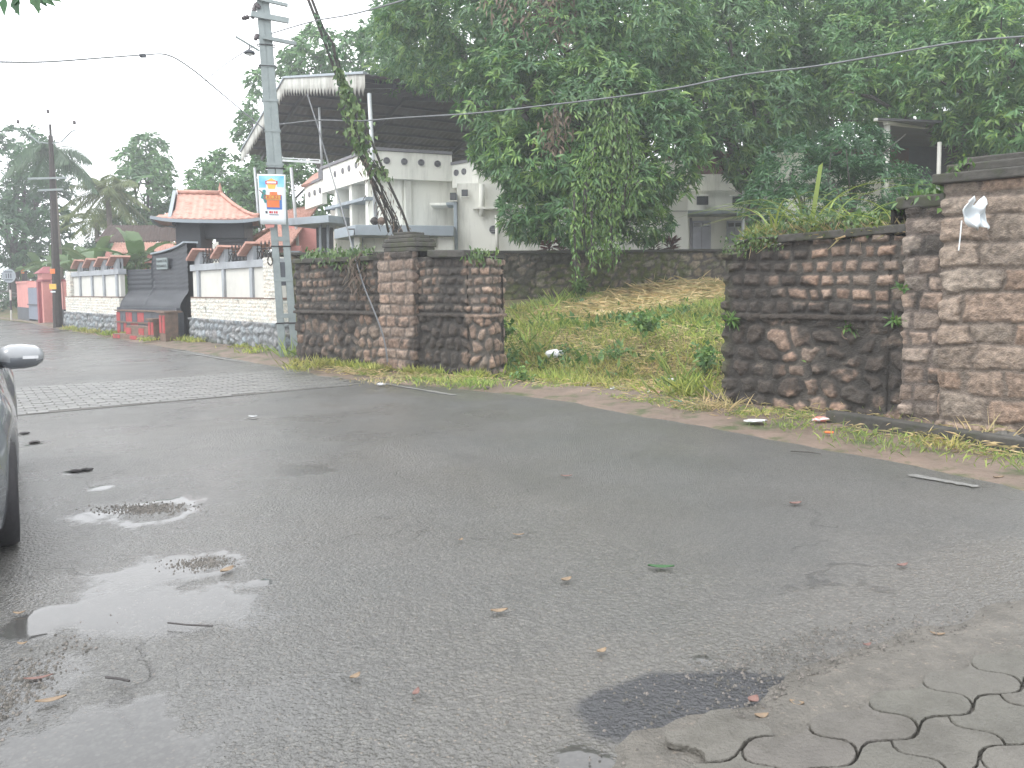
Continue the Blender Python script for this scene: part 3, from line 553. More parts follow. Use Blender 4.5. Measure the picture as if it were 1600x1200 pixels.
# ------------------------------------------------------------------ white compound walls
def rail(a, b, t): return Vector((a[0]+(b[0]-a[0])*t, a[1]+(b[1]-a[1])*t))
def tilecap(mb, p, t, n, z):      # two-step sloped tile piece leaning along the wall
    for k in range(4): mb.box((p.x+t.x*(.13*k-.2)+n.x*.0, p.y+t.y*(.13*k-.2)+n.y*.0, z+.065*k-.09), (.2, .62, .06), rz=math.atan2(t.y, t.x), ry=-.5)
def whitewall(a, b, label, posts, pier_at, zt=2.26, mirror=1):
    a, b = V2(a), V2(b); t = (b-a).normalized(); n = Vector((-t.y, t.x)); Lw = (b-a).length; rz = math.atan2(t.y, t.x)
    E = empty('compound_wall', (a.x, a.y, 0), label, 'wall'); cen = lambda s, off: a+t*s+n*off
    # plinth: rough rubble with uneven face
    stonewall('plinth', [a+n*.3, a, b, b+n*.3], lambda s: -.05, lambda s: .71, .035, [(-.1, 3, 'vor', (.3, .2, .03))], seed=int(Lw*10), tone=(.29, .315, .335), mortar=(.17, .185, .195), dark=(.06, .07, .05), darkf=lambda s, z: .1+.6*sst(.3, .02, z), bulge=.05, parent=E, core=.34, var=.15)
    stonewall('brick_band', [a+n*.3+t*.04, a+n*.05+t*.04, b+n*.05-t*.04, b+n*.3-t*.04], lambda s: .70, lambda s: 1.27, .02, [(0, 3, 'rows', (.095, .22, .26, .003, .012))], seed=8, tone=(.68, .67, .615), mortar=(.6, .59, .54), dark=(.16, .16, .13), darkf=lambda s, z: .08+.12*sst(1.15, 1.27, z), bulge=.012, parent=E, core=.22, var=.07)
    mb = MB(); c = cen(Lw/2, .19); mb.box((c.x, c.y, 1.29), (Lw-.06, .3, .04), rz=rz); mb.build('ledge', M['laterite'], E)
    mb = MB(); c = cen(Lw/2, .2); mb.box((c.x, c.y, 1.71), (Lw-.12, .14, .8), rz=rz); mb.build('panel', M['white'], E)
    mb = MB(); c = cen(Lw/2, .19); mb.box((c.x, c.y, 2.14), (Lw-.04, .26, .18), rz=rz); mb.build('top_beam', M['trim'], E, bevel=.01)
    for s in posts:
        c = cen(s*Lw, .17); MB().box((c.x, c.y, 1.68), (.17, .2, .745), rz=rz).build('post', M['trim'], E)
        m2 = MB(); p0 = c-t*.2; p1 = c+t*.2; nn = n*.1
        m2.prism([tuple(p0-nn), tuple(p1-nn), tuple(p1+nn), tuple(p0+nn)], 2.232, [2.36, 2.58, 2.58, 2.36]); m2.build('post_head', M['trim'], E)
        m3 = MB(); tilecap(m3, c, t, n, 2.5); m3.build('tile_cap', M['tile'], E)
    ss = sorted(posts)
    for s0, s1 in zip(ss, ss[1:]+[min(ss[-1]+(ss[-1]-ss[-2])*.75, 1)]):
        m2 = MB(); A, B = cen(s0*Lw+.12, .17), cen(s1*Lw-.12, .17); n_ = max(2, int((B-A).length/.22))
        m2.tube([(A.x, A.y, 2.5), (B.x, B.y, 2.5)], .012, 5)
        for k in range(n_):
            q = A.lerp(B, (k+.5)/n_)
            for rr_, zz in ((.1, 2.36),): m2.tube([(q.x+t.x*rr_*math.cos(u*.7), q.y+t.y*rr_*math.cos(u*.7), zz+rr_*math.sin(u*.7)) for u in range(10)], .012, 4)
            m2.tube([(q.x, q.y, 2.23), (q.x, q.y, 2.62)], .01, 4); m2.lathe((q.x, q.y, 2.6), [(.03, 0), (.001, .1)], 6)
        m2.build('iron_grille', M['iron'], E)
    if pier_at is not None:
        c = cen(pier_at*Lw, .16); w_ = .62
        stonewall('brick_pier', [c-t*w_/2+n*.2, c-t*w_/2-n*.14, c+t*w_/2-n*.14, c+t*w_/2+n*.2], lambda s: 1.3, lambda s: 2.26, .02, [(0, 3, 'rows', (.095, .22, .26, .003, .012))], seed=9, tone=(.68, .67, .615), mortar=(.6, .59, .54), dark=(.16, .16, .13), darkf=lambda s, z: .05, bulge=.012, parent=E, core=.3, var=.07)
    return E
wR0, wR1, wL0, wL1 = G(297, 534), G(434, 553), G(102, 514), G(186, 525)
whitewall(wR0, wR1, 'white panelled compound wall with grey plinth and tile caps right of the gatehouse', (.1, .42, .73), .93)
whitewall(wL0, wL1, 'white panelled compound wall with grey plinth and tile caps left of the black gate recess', (.3, .53, .74, .95), .1)
# ------------------------------------------------------------------ black gate recess
kL, kR = V2(wL1), V2(wR0); kt = (kR-kL).normalized(); kn = Vector((-kt.y, kt.x)); kl = (kR-kL).length; krz = math.atan2(kt.y, kt.x)
def K(s, off): return kL+kt*(s*kl)+kn*off
BG = empty('gate_wall', (kL.x, kL.y, 0), 'black painted curved gate wall with sloping top and nameplate, in a recess', 'wall')
n_ = 40; Xs = np.linspace(0, 1, n_); top = []
for u in Xs:
    top.append(2.2 if u < .3 else 2.66+(u-.3)*.35)
pts = [K(u*.86+.0, .35+.35*math.sin(u*math.pi)) for u in Xs]
V_ = []; Fc = []
zz = [0.05]+list(np.linspace(.9, 1, 12))
Zr = np.linspace(0, 1, 46)
for j, tz in enumerate(Zr):
    for i_, (p, zt_) in enumerate(zip(pts, top)):
        z = tz*zt_; off = 0
        if .95 < z < 1.45: off = -.28*math.sin(max(0, min(1, (1.45-z)/.5))*math.pi*.5)
        elif z <= .95: off = -.28
        off += .015*math.sin(z*42)*(z > 1.5)
        q = p+kn*off; V_.append((q.x, q.y, z))
for j in range(45):
    for i_ in range(n_-1): Fc.append((j*n_+i_, j*n_+i_+1, (j+1)*n_+i_+1, (j+1)*n_+i_))
b = len(V_)
for p, zt_ in zip(pts, top): q = p+kn*.3; V_.append((q.x, q.y, zt_)); 
for p, zt_ in zip(pts, top): q = p+kn*.3; V_.append((q.x, q.y, 0))
for i_ in range(n_-1): Fc += [(45*n_+i_, 45*n_+i_+1, b+i_+1, b+i_), (b+i_, b+i_+1, b+n_+i_+1, b+n_+i_)]
np_mesh('curved_wall', V_, Fc, M['black'], BG)
# coping along the sloping top, seat band
mb = MB(); idx = [i_ for i_ in range(n_) if Xs[i_] >= .3]
for i_ in idx[:-1]: mb.beam((pts[i_].x+kn.x*.12, pts[i_].y+kn.y*.12, top[i_]+.03), (pts[i_+1].x+kn.x*.12, pts[i_+1].y+kn.y*.12, top[i_+1]+.03), .42, .05)
mb.build('coping', M['bluegrey'], BG)
mb = MB()
for i_ in range(n_-1):
    a_, b_ = pts[i_]-kn*.32, pts[i_+1]-kn*.32; mb.beam((a_.x, a_.y, .92), (b_.x, b_.y, .92), .14, .09)
mb.build('seat_edge', M['slate'], BG)
# nameplate
ic = min(range(n_), key=lambda i_: abs(P(259, 412, pts[i_].y).x-pts[i_].x)); pa, pb = pts[ic-3]-kn*.05, pts[ic+3]-kn*.05; c = pts[ic]-kn*.05; nt_ = (pb-pa).normalized(); nrm = Vector((nt_.y, -nt_.x)); rzn = math.atan2(nt_.y, nt_.x)
zc = P(259, 412, c.y).z
pl = MB().box((c.x+nrm.x*.06, c.y+nrm.y*.06, zc), (.74, .04, .36), rz=rzn).build('nameplate', M['nameplate'], BG, bevel=.008)
def text(body, size, loc, rz, m, parent, name='lettering', ext=.003, rx=math.pi/2, align='CENTER', sx=1):
    cu = bpy.data.curves.new(name, 'FONT'); cu.body = body; cu.size = size; cu.extrude = ext; cu.align_x = align; cu.align_y = 'CENTER'; cu.materials.append(m)
    o = bpy.data.objects.new(name, cu); COL.objects.link(o); o.parent = parent
    l = Vector(loc)
    q = parent
    while q: l -= q.location; q = q.parent
    me = bpy.data.meshes.new_from_object(o); o2 = bpy.data.objects.new(name, me); bpy.data.objects.remove(o); o = o2; COL.objects.link(o); o.parent = parent
    o.location = l; o.rotation_euler = (rx, 0, rz); o.scale = (sx, 1, 1); return o
for body, dz in (('TANNOTTIL', .075), ('KIZHAKKEL', -.08)):
    text(body, .125, (c.x+nrm.x*.085, c.y+nrm.y*.085, zc+dz), rzn, M['letter'], pl, sx=1.05)
# red and black chequered parapet with posts
CP = empty('chequered_parapet', (kL.x, kL.y, 0), 'low red and black chequered parapet with small posts at the roadside gate', 'parapet')
def blk(s0, s1, z0, z1, off, m, name, d=.22):
    a_, b_ = K(s0, off), K(s1, off); c = (a_+b_)/2; return MB().box((c.x, c.y, (z0+z1)/2), ((b_-a_).length-.004, d, z1-z0-.003), rz=krz).build(name, m, CP)
base = blk(.02, .9, -.05, .85, .0, M['slate'], 'core', .16)
mr_, mk_ = MB(), MB()
rng = random.Random(5)
grid_rows = [(.50, .82, (.0, .06, .1, .15, .25, .33, .43, .55, .7, .9), 'rkkrkrkkk'), (.06, .47, (.0, .06, .11, .16, .22, .34, .44, .55, .62, .9), 'rkrkrkkrk')]
for z0, z1, ed, cs in grid_rows:
    for (s0, s1, ch) in zip(ed, ed[1:], cs):
        a_, b_ = K(.02+s0*.97, -.085), K(.02+s1*.97, -.085); c = (a_+b_)/2; MB().box((c.x, c.y, (z0+z1)/2), ((b_-a_).length-.02, .03, z1-z0-.02), rz=krz).build('red_square' if ch == 'r' else 'black_square', M['red'] if ch == 'r' else M['slate'], CP)
for z in (.485, .865): blk(.02, .88, z-.02, z+.02, -.03, M['laterite'], 'rail', .26)
for (s0, s1, z1, off) in ((.38, .74, .42, -.4), (.25, .75, .16, -.55)):
    o = blk(s0, s1, -.05, z1, off, M['laterite'], 'step', .3); 
    for k in range(4):
        if k % 2: continue
        a_ = K(s0+(s1-s0)*(k+.5)/4, off-.156); MB().box((a_.x, a_.y, z1/2), ((s1-s0)*kl/5, .012, z1*.7), rz=krz).build('red_panel', M['red'], CP)
for s_, h in ((.78, .62), (.93, .85)):
    a_ = K(s_, -.45); p_ = MB().box((a_.x, a_.y, h/2), (.38, .38, h), rz=krz).build('post', M['laterite'], CP)
    MB().box((a_.x, a_.y, h+.03), (.5, .5, .06), rz=krz).build('post_cap', M['laterite'], p_)
    for k in (-1, 1):
        c = a_+kt*(.1*k)-kn*.195; MB().box((c.x, c.y, h*.62), (.13, .02, h*.6), rz=krz).build('red_panel', M['red'], p_)
# ------------------------------------------------------------------ gatehouse
YG = 26.3; gc = P(322, 400, YG); gx, gy = gc.x, YG
GH = empty('gatehouse', (gx, gy, 0), 'black gatehouse with flared terracotta tiled roof and small gable', 'gatehouse')
gu = Vector((.96, .28)); gv = Vector((-.28, .96)); grz = math.atan2(gu.y, gu.x)
def L2(a, b): return Vector((gx, gy))+gu*a+gv*b
zE = P(322, 343, YG-1.2).z; zR = P(322, 303, YG).z; Aa, Bb = 1.72, 1.45; AL = 1.42
# roof height field: ridge from x=-.8 to x=.5
def roofz(a, b):
    dy = (Bb-abs(b))/Bb; dx = (Aa-a)/(Aa-.5)
    dl_ = (a+AL)/(AL-.8)*.4
    dd = min(dy, dx, dl_ if a < -.8 else 9); dd = max(dd, 0)
    flare = .1*max(0, 1-dd*3)*0
    cornr = .1*max(0, (abs(a)/Aa)**4*(abs(b)/Bb)**4)
    return zE+(zR-zE)*(.62*dd+.38*dd*dd)+cornr
for rng_, nm in (((-AL, -.801), 'skirt_roof'), ((-.8, Aa), 'roof')):
    A_ = np.linspace(rng_[0], rng_[1], 60 if nm == 'roof' else 20); B_ = np.linspace(-Bb, Bb, 70)
    V_ = []; 
    for b in B_:
        for a in A_:
            q = L2(a, b); dy = (Bb-abs(b))/Bb; dx = (Aa-a)/(Aa-.5); dd = min(dy, dx if nm == 'roof' else (a+AL)/(AL-.8)*.4)
            stp = .025*(1-(dd*9) % 1); rib = .012*math.cos((a if dd == dy else b)*2*math.pi/.2)
            V_.append((q.x, q.y, roofz(a, b)+stp+rib))
    w_ = len(A_); h_ = len(B_); Fc = [(j*w_+i_, j*w_+i_+1, (j+1)*w_+i_+1, (j+1)*w_+i_) for j in range(h_-1) for i_ in range(w_-1)]
    o = np_mesh(nm, V_, Fc, M['tile'], GH); so_ = o.modifiers.new('s', 'SOLIDIFY'); so_.thickness = .06; so_.offset = -1
# gable boards and black gable face
for sg in (1,):
    a_ = -.83; mb = MB(); hw = 1.3; ap = L2(a_, 0); e1 = L2(a_, -hw); e2 = L2(a_, hw); zb_ = roofz(-.79, hw)
    mb.prism([tuple(e1-gu*.02), tuple(e2-gu*.02), tuple(e2+gu*.02), tuple(e1+gu*.02)], zb_-.25, zb_-.0)
    mb.add([(e1.x, e1.y, zb_), (e2.x, e2.y, zb_), (ap.x, ap.y, zR)], [(0, 1, 2)]); mb.build('gable_face', M['black'], GH)
    mb = MB(); ap2 = ap-gu*.05
    for e in (e1, e2): mb.beam((e.x-gu.x*.08, e.y-gu.y*.08, zb_-.05), (ap2.x, ap2.y, zR+.04), .1, .12)
    mb.build('barge_board', M['bluegrey'], GH)
mb = MB(); cs = [L2(-AL, -Bb), L2(Aa, -Bb), L2(Aa, Bb), L2(-AL, Bb)]
for i_ in range(4):
    a_, b_ = cs[i_], cs[(i_+1) % 4]
    for k in range(10):
        p_, q_ = a_.lerp(b_, k/10), a_.lerp(b_, (k+1)/10); f_ = lambda u: .1*abs(2*u-1)**4
        mb.beam((p_.x, p_.y, zE-.07+f_(k/10)), (q_.x, q_.y, zE-.07+f_((k+1)/10)), .05, .1)
mb.build('fascia_board', M['bluegrey'], GH)
mb = MB(); ra, rb = L2(-.8, 0), L2(.5, 0); mb.tube([(ra.x, ra.y, zR+.05), (rb.x, rb.y, zR+.05)], .07, 8)
for b in (-Bb, Bb):
    mb.tube([(L2(.5+(Aa-.5)*u, b*u).x, L2(.5+(Aa-.5)*u, b*u).y, roofz(.5+(Aa-.5)*u, b*u)+.05) for u in np.linspace(0, 1, 9)], .06, 8)
mb.build('ridge_tiles', M['tile'], GH, True)
MB().lathe((rb.x, rb.y, zR+.05), [(.07, 0), (.09, .05), (.04, .1), (.06, .16), (.02, .24), (.005, .34)], 10).build('finial', M['tile'], GH, True)
def col_(px0, px1, pyt, Y_, z0, d, nm, m=M['black']):
    a_, b_ = P(px0, 440, Y_), P(px1, 440, Y_); z1 = P((px0+px1)/2, pyt, Y_).z; mb = MB(); c = ((a_.x+b_.x)/2, Y_+d/2, (z0+z1)/2); mb.box(c, (b_.x-a_.x, d, z1-z0)); return mb.build(nm, m, GH, bevel=.02)
col_(277, 316, 346, 25.4, 0, 1.0, 'pillar'); col_(343, 384, 338, 26.0, 0, .9, 'pillar'); col_(279, 384, 335, 25.75, zE-.55, .5, 'lintel')

MB().box((P(362, 400, 25.9).x, 25.96, P(362, 375, 26).z), (1.0, .1, .12)).build('cornice', M['slate'], GH)
# white stair flank seen through the opening
a_ = P(322, 405, 29); mb = MB(); mb.add([(a_.x-.6, 29, 1), (a_.x+.75, 29, 1), (a_.x+.75, 29, 3.35), (a_.x+.5, 29, 3.35), (a_.x-.6, 29, 2.3), (a_.x-.6, 29.3, 1), (a_.x+.75, 29.3, 1), (a_.x+.75, 29.3, 3.35), (a_.x+.5, 29.3, 3.35), (a_.x-.6, 29.3, 2.3)],
    [(0, 1, 2, 3, 4), (9, 8, 7, 6, 5), (0, 4, 9, 5), (4, 3, 8, 9), (3, 2, 7, 8), (1, 6, 7, 2)])
o = mb.build('stair_wall', M['housewhite']); tag(o, 'white sloping stair wall seen through the gatehouse opening', 'wall')
# ------------------------------------------------------------------ pink compound wall far left
pk = [G(28, 500), G(46, 503), G(64, 505), G(83, 507), G(101, 512)]
PW = empty('pink_wall', tuple(pk[0]), 'pink compound wall with maroon trim and capped pier at the far left', 'wall')
def wseg(a, b, z0, z1, d, nm, m, par=PW, off=0):
    a, b = V2(a), V2(b); t = (b-a).normalized(); n = Vector((-t.y, t.x)); c = (a+b)/2+n*(d/2+off); return MB().box((c.x, c.y, (z0+z1)/2), ((b-a).length, d, z1-z0), rz=math.atan2(t.y, t.x)).build(nm, m, par)
zt1 = P(40, 443, pk[0].y).z
wseg(pk[0], pk[1], 0, .7, .3, 'plinth', M['slate']); wseg(pk[0], pk[1], .7, zt1, .25, 'wall_panel', M['pink'], off=.02)
wseg(pk[3], pk[4], 0, .75, .3, 'plinth', M['slate']); zt2 = P(92, 440, pk[4].y).z; wseg(pk[3], pk[4], .75, zt2, .25, 'wall_panel', M['pink'], off=.02)
wseg(pk[3], pk[4], zt2, zt2+.1, .35, 'top_band', M['darkpink'], off=-.02); wseg(pk[0], pk[1], zt1, zt1+.1, .35, 'top_band', M['pink'], off=-.02)
zt3 = P(73, 428, pk[2].y).z; c = (V2(pk[2])+V2(pk[3]))/2; w_ = .85; rz = math.atan2(pk[3].y-pk[2].y, pk[3].x-pk[2].x)
pr = MB().box((c.x, c.y+.2, zt3/2), (w_, .6, zt3), rz=rz).build('pier', M['pink'], PW); MB().box((c.x-.05, c.y+.15, zt3*.42), (w_*.3, .72, zt3*.84), rz=rz).build('pier_edge', M['darkpink'], pr)
MB().box((c.x, c.y+.2, zt3*.86), (w_+.1, .7, .1), rz=rz).build('pier_band', M['darkpink'], pr)
q = [c+Vector((math.cos(rz+a)*.65, math.sin(rz+a)*.65+.2)) for a in (math.pi/4, 3*math.pi/4, 5*math.pi/4, 7*math.pi/4)]
MB().prism([tuple(v_) for v_ in q], zt3, zt3+.32, top=[tuple(c+(v_-c)*.25+Vector((0, .15))) for v_ in q]).build('pier_cap', M['darkpink'], pr)
a_ = V2(pk[1]); b_ = V2(pk[2]); zt4 = P(55, 450, a_.y).z; gt = wseg(pk[1], pk[2], .15, zt4, .06, 'gate', M['gategrey'])
wseg(pk[1], pk[2], zt4*.5, zt4*.5+.06, .05, 'gate_rail', M['slate'], gt, -.06); wseg(pk[1], pk[2], zt4+.02, zt4+.3, .3, 'lintel', M['pink'])
# ------------------------------------------------------------------ white house
HG = 1.3
HA = P(581.5, 235, 25.0); HB = P(706, 241, 26.0); HC = P(746.6, 251, 25.1); HL = P(502, 262, 28.9); HM = P(476, 293, 31.0)
H = empty('white_house', (HA.x, HA.y, HG), 'cream white flat-roofed house with porthole parapets behind the plot', 'house')
A2, B2, C2, L2_, M2 = (V2(q) for q in (HA, HB, HC, HL, HM))
def slab(a, b, z0, z1, d, nm, m, par=H, off=0, bev=0):      # wall slab from a to b, front face on the line, thickness d away from viewer
    a, b = V2(a), V2(b); t = (b-a).normalized(); n = Vector((-t.y, t.x)); a = a+n*off; b = b+n*off
    mb = MB(); mb.prism([tuple(a), tuple(b), tuple(b+n*d), tuple(a+n*d)], z0, z1); return mb.build(nm, m, par, bevel=bev)
zT = HA.z; zP = P(581, 277.5, 25).z
dL = (L2_-A2).normalized(); dR = (B2-A2).normalized(); nL = Vector((-dL.y, dL.x)); nL = nL if nL.dot(Vector((1, 0))) > 0 else -nL; nR = Vector((-dR.y, dR.x))
zT2 = P(505, 281, 28.9).z; zP2 = P(513, 316, 28.5).z
# upper massing behind the parapets
rec = .55
A3 = A2+nL*rec+nR*.06
slab(A2, B2, zP, zT, .18, 'parapet', M['housewhite']); slab(L2_, A2, zP, zT-.01, .18, 'parapet', M['housewhite'], off=0)
slab(M2, L2_, zP2, zT2, .18, 'parapet', M['housewhite'])
zC = HC.z; zCb = P(746.6, 288, 25.1).z
slab(B2, C2, zCb, zC, .18, 'parapet', M['housewhite'])
C3 = V2(P(775, 260, 25.15)); slab(C2, C3, zCb, zC-.01, .18, 'parapet', M['housewhite'])
# parapet caps
for a, b, z in ((L2_, A2, zT), (A2, B2, zT+.012), (M2, L2_, zT2), (B2, C2, zC), (C2, C3, zC+.012)): slab(a, b, z, z+.09, .32, 'parapet_cap', M['cap'], off=-.06)
MB().box((L2_.x, L2_.y-.05, (zT2+zT)/2), (.16, .2, zT-zT2)).build('parapet_cap', M['cap'], H)
# soffit slabs closing the parapets
mb = MB(); bk = [A2+nL*6+nR*5, ]
flat = [tuple(p) for p in (L2_+nL*.1, A2+nL*.1+nR*.1, B2+nR*.1, C2+nR*.1+Vector((0, .1)), Vector((C3.x, C3.y+.1)), Vector((C3.x+1, C3.y+9)), Vector((L2_.x+2, C3.y+10)))]
MB().prism(flat, zP+.02, zP+.12).build('roof_slab', M['housewhite'], H)
# walls
lw = slab(B2+dR*-2.05+nR*.0, B2+dR*.3, HG, zP+.02, .2, 'wall', M['housewhite'], off=.35)
slab(A2+nR*.3+dL*.0, A2+dR*.9, HG, zP+.02, .3, 'wall', M['housewhite'], off=.3)
slab(L2_+nL*1.1, A2+nL*1.1, HG, zP+.02, .2, 'wall', M['housewhite'])
slab(M2+nL*1.0, L2_+nL*1.0, HG, zP2+.02, .2, 'wall', M['housewhite'])
# vertical fins on the left facade
for s in (.12, .45, .78):
    p = A2+dL*(s*(L2_-A2).length*.9+.15); mb = MB(); mb.prism([tuple(p+nL*.1), tuple(p+nL*1.15), tuple(p+nL*1.15+dL*.22), tuple(p+nL*.1+dL*.22)], HG, zP+.015); mb.build('fin', M['housewhite'], H)
for z in (P(560, 318, 26.5).z,):
    mb = MB(); a_, b_ = A2+dL*.5, A2+dL*4.2; mb.prism([tuple(a_-nL*.05), tuple(b_-nL*.05), tuple(b_+nL*1.1), tuple(a_+nL*1.1)], z, z+.1); mb.build('sunshade', M['bluegrey'], H)
# dark window niches
for s0, s1, z0, z1 in ((.3, 1.3, 2.0, 3.2), (2.0, 2.9, 2.0, 3.3)):
    mb = MB(); a_, b_ = A2+dL*s0+nL*1.08, A2+dL*s1+nL*1.08; mb.prism([tuple(a_), tuple(b_), tuple(b_+nL*.04), tuple(a_+nL*.04)], z0, z1); fr = mb.build('window', M['bluegrey'], H)
    mb = MB(); a_, b_ = A2+dL*(s0+.08)+nL*1.06, A2+dL*(s1-.08)+nL*1.06; mb.prism([tuple(a_), tuple(b_), tuple(b_+nL*.03), tuple(a_+nL*.03)], z0+.1, z1-.1); mb.build('pane', M['glassdark'], fr)
# entrance porch slabs
def yslab(px0, px1, pyt, pyb, Y_, d, nm, m, par=H, Yb=None):
    a_, b_ = P(px0, (pyt+pyb)/2, Y_), P(px1, (pyt+pyb)/2, Yb or Y_); z1 = P((px0+px1)/2, pyt, Y_).z; z0 = P((px0+px1)/2, pyb, Y_).z
    mb = MB(); mb.prism([(a_.x, a_.y), (b_.x, b_.y), (b_.x+.02*d, b_.y+d), (a_.x-.25*d*0, a_.y+d)], z0, z1); return mb.build(nm, m, par, bevel=.012)
pA = P(555, 359, 23.6); pB = P(709, 359, 24.3); pC = P(522, 362, 25.4); z1 = P(560, 351, 23.6).z; z0 = P(560, 367.5, 23.6).z
MB().prism([(pA.x, pA.y), (pB.x, pB.y), (pB.x, pB.y+1.6), (pC.x+.6, pC.y+1.4), (pC.x, pC.y)], z0, z1).build('porch_canopy', M['bluegrey'], H, bevel=.015)
yslab(553, 562, 360, 392, 24.4, .4, 'column', M['housewhite']); yslab(684, 709, 367, 393, 24.6, .3, 'wall', M['housewhite']); yslab(566, 684, 367, 394, 25.0, .2, 'wall', M['housewhite'])
wf = yslab(549, 567, 372, 394, 24.95, .1, 'window', M['bluegrey']); yslab(553, 563, 376, 394, 24.92, .05, 'pane', M['glassdark'], wf)
MB().tube([P(543, 358, 23.55), P(553.5, 358, 23.5), P(553.5, 367, 23.5)], .025, 6).build('canopy_pipe', M['iron'], H)
# flat canopy slab going left
a_, b_ = P(448, 349, 27.5), P(513, 332, 26.3); zq = P(480, 340, 27).z
MB().prism([(a_.x, a_.y), (b_.x, b_.y), (b_.x+1.2, b_.y+3), (a_.x+1.2, a_.y+3.6)], zq-.22, zq+.02).build('side_canopy', M['bluegrey'], H, bevel=.01)
for px in (500, 512): yslab(px-2, px+2, 343, 394, 27.2, .12, 'column', M['greypaint'])
yslab(494, 520, 343, 394, 28.6, .1, 'shutter', M['slate'])
# bracket beside the right block
yslab(697, 716, 316, 320, 25.0, 1.0, 'sunshade', M['bluegrey']); yslab(672, 712, 317, 321, 25.2, 1.0, 'sunshade', M['housewhite'])
yslab(709, 714.5, 303, 394, 24.85, .3, 'pilaster', M['bluegrey'])
for px0, px1, y0, y1 in ((703, 713, 301, 313), (721, 731, 296, 307)):
    wf = yslab(px0, px1, y0, y1, 24.83, .06, 'vent_window', M['glassdark']); yslab(px0-1.5, px1+1.5, y1, y1+1.5, 24.75, .14, 'sill', M['housewhite'], wf)
# long right wall
yslab(714.5, 1075, 285, 394, 25.0, .25, 'wall', M['housewhite']); yslab(775, 1075, 252, 287, 25.05, .2, 'parapet', M['housewhite'])
yslab(739, 800, 323, 326.5, 24.7, .32, 'ledge', M['housewhite'])
for (px0, px1, y) in ((783, 815, 350), (1040, 1100, 330)): yslab(px0, px1, y-.8, y, 24.97, .05, 'groove', M['cap'])
mb = MB(); mb.tube([P(753, 288, 24.8), P(753, 338, 24.8)], .085, 10); mb.build('drain_pipe', M['housewhite'], H, True)
mb = MB(); mb.tube([P(776, 336, 24.85), P(777, 394, 24.85)], .05, 8); mb.build('drain_pipe', M['housewhite'], H, True)
def port(px, py, r, Y_, n, m1=M['cap'], par=H):
    c = P(px, py, Y_); nn = Vector((n[0], n[1], 0)).normalized(); mb = MB(); mb.lathe(c-nn*.02, [(r, 0), (r, .05), (r*.82, .05), (r*.82, .02)], 20, axis=nn); o = mb.build('porthole', m1, par)
    mb = MB(); mb.lathe(c-nn*.02, [(r*.8, 0), (r*.8, .028)], 20, axis=nn); mb.build('hole_shade_disc', M['glassdark'], o)  # no real hole: dark disc stands in for the shade inside it
    mb = MB()
    for k in (-1, 0, 1):
        mb.beam(c+Vector((0, 0, k*r*.4))+nn*.018-Vector((-nn.y, nn.x, 0))*r*.7, c+Vector((0, 0, k*r*.4))+nn*.018+Vector((-nn.y, nn.x, 0))*r*.7, .012, .03)
    mb.build('louvre', M['cap'], o)
for px in (771, 806, 841, 875, 910): port(px, 359, .13, 25.0-.01, (0, -1))
nr = (dR.y, -dR.x)
for px, py in ((604, 251), (631.5, 252.5), (658, 254), (683.5, 256)):
    tt = (px-581.5)/(706-581.5); Yp = 25+tt*1.0; port(px, py, .105, Yp-.02, nr)
nl = (-nL.x, -nL.y)
def onL(px, a, b):
    f = lambda u: (a+(b-a)*u); lo, hi = 0, 1
    for _ in range(40):
        m_ = (lo+hi)/2; q = f(m_); xp = P(px, 300, q.y).x
        if q.x > xp: lo = m_
        else: hi = m_
    return f(lo)
for px, py in ((524, 272), (536, 267), (546, 263), (557, 258), (569, 254)): q = onL(px, A2, L2_); port(px, py, .105, q.y-.02, nl)
for px, py in ((484, 304), (492, 301), (500.5, 297.5)): q = onL(px, L2_, M2); port(px, py, .105, q.y-.02, nl)
nc = Vector((C2-B2).normalized()); nc = (nc.y, -nc.x)
for px, py in ((713, 270), (725, 268)): q = B2+(C2-B2)*((px-706)/41); port(px, py, .1, q.y-.02, nc)
# red tiled porch roof at the far left end of the house
a_, b_, c_ = P(470, 289, 31.2), P(503, 266, 29.2), P(500, 282, 28.9)
mb = MB(); mb.add([P(470, 290, 30.9), P(501, 279, 29), P(503, 266, 30.5), P(490, 272, 32)], [(0, 1, 2, 3)]); o = mb.build('tiled_roof', M['tile'], H); so_ = o.modifiers.new('s', 'SOLIDIFY'); so_.thickness = .1
# right-hand part of the house: door, ledge, upper window
yslab(1040, 1215, 298, 394, 26.2, .3, 'wall', M['housewhite']); yslab(1040, 1215, 272, 298, 26.1, .3, 'upper_wall', M['housewhite']); yslab(1040, 1215, 236, 272, 26.4, .2, 'brick_band', M['darkwall'])
yslab(1072, 1180, 328, 334, 25.2, 1.0, 'door_canopy', M['bluegrey'])
def door(px0, px1, y0, y1, Y_):
    d_ = yslab(px0, px1, y0, y1, Y_, .08, 'door', M['doorlilac']); w_ = (px1-px0)
    for k in range(2): yslab(px0+w_*(.08+.46*k), px0+w_*(.46+.46*k), y0+3, y0+9, Y_-.012, .03, 'pane', M['glassdark'], d_)
    yslab(px0+w_*.49, px0+w_*.51, y0+10, y1, Y_-.012, .03, 'door_gap', M['cap'], d_)
door(1082, 1111, 345, 394, 26.12); door(1136, 1160, 345, 380, 26.12); yslab(1078, 1081.5, 340, 394, 26.1, .1, 'door_frame', M['cap'])
for p0 in (1089, 1145): wf = yslab(p0, p0+18, 306, 320, 26.03, .06, 'window', M['glassdark']); yslab(p0-2, p0+20, 304, 306, 25.9, .2, 'window_head', M['housewhite'], wf)
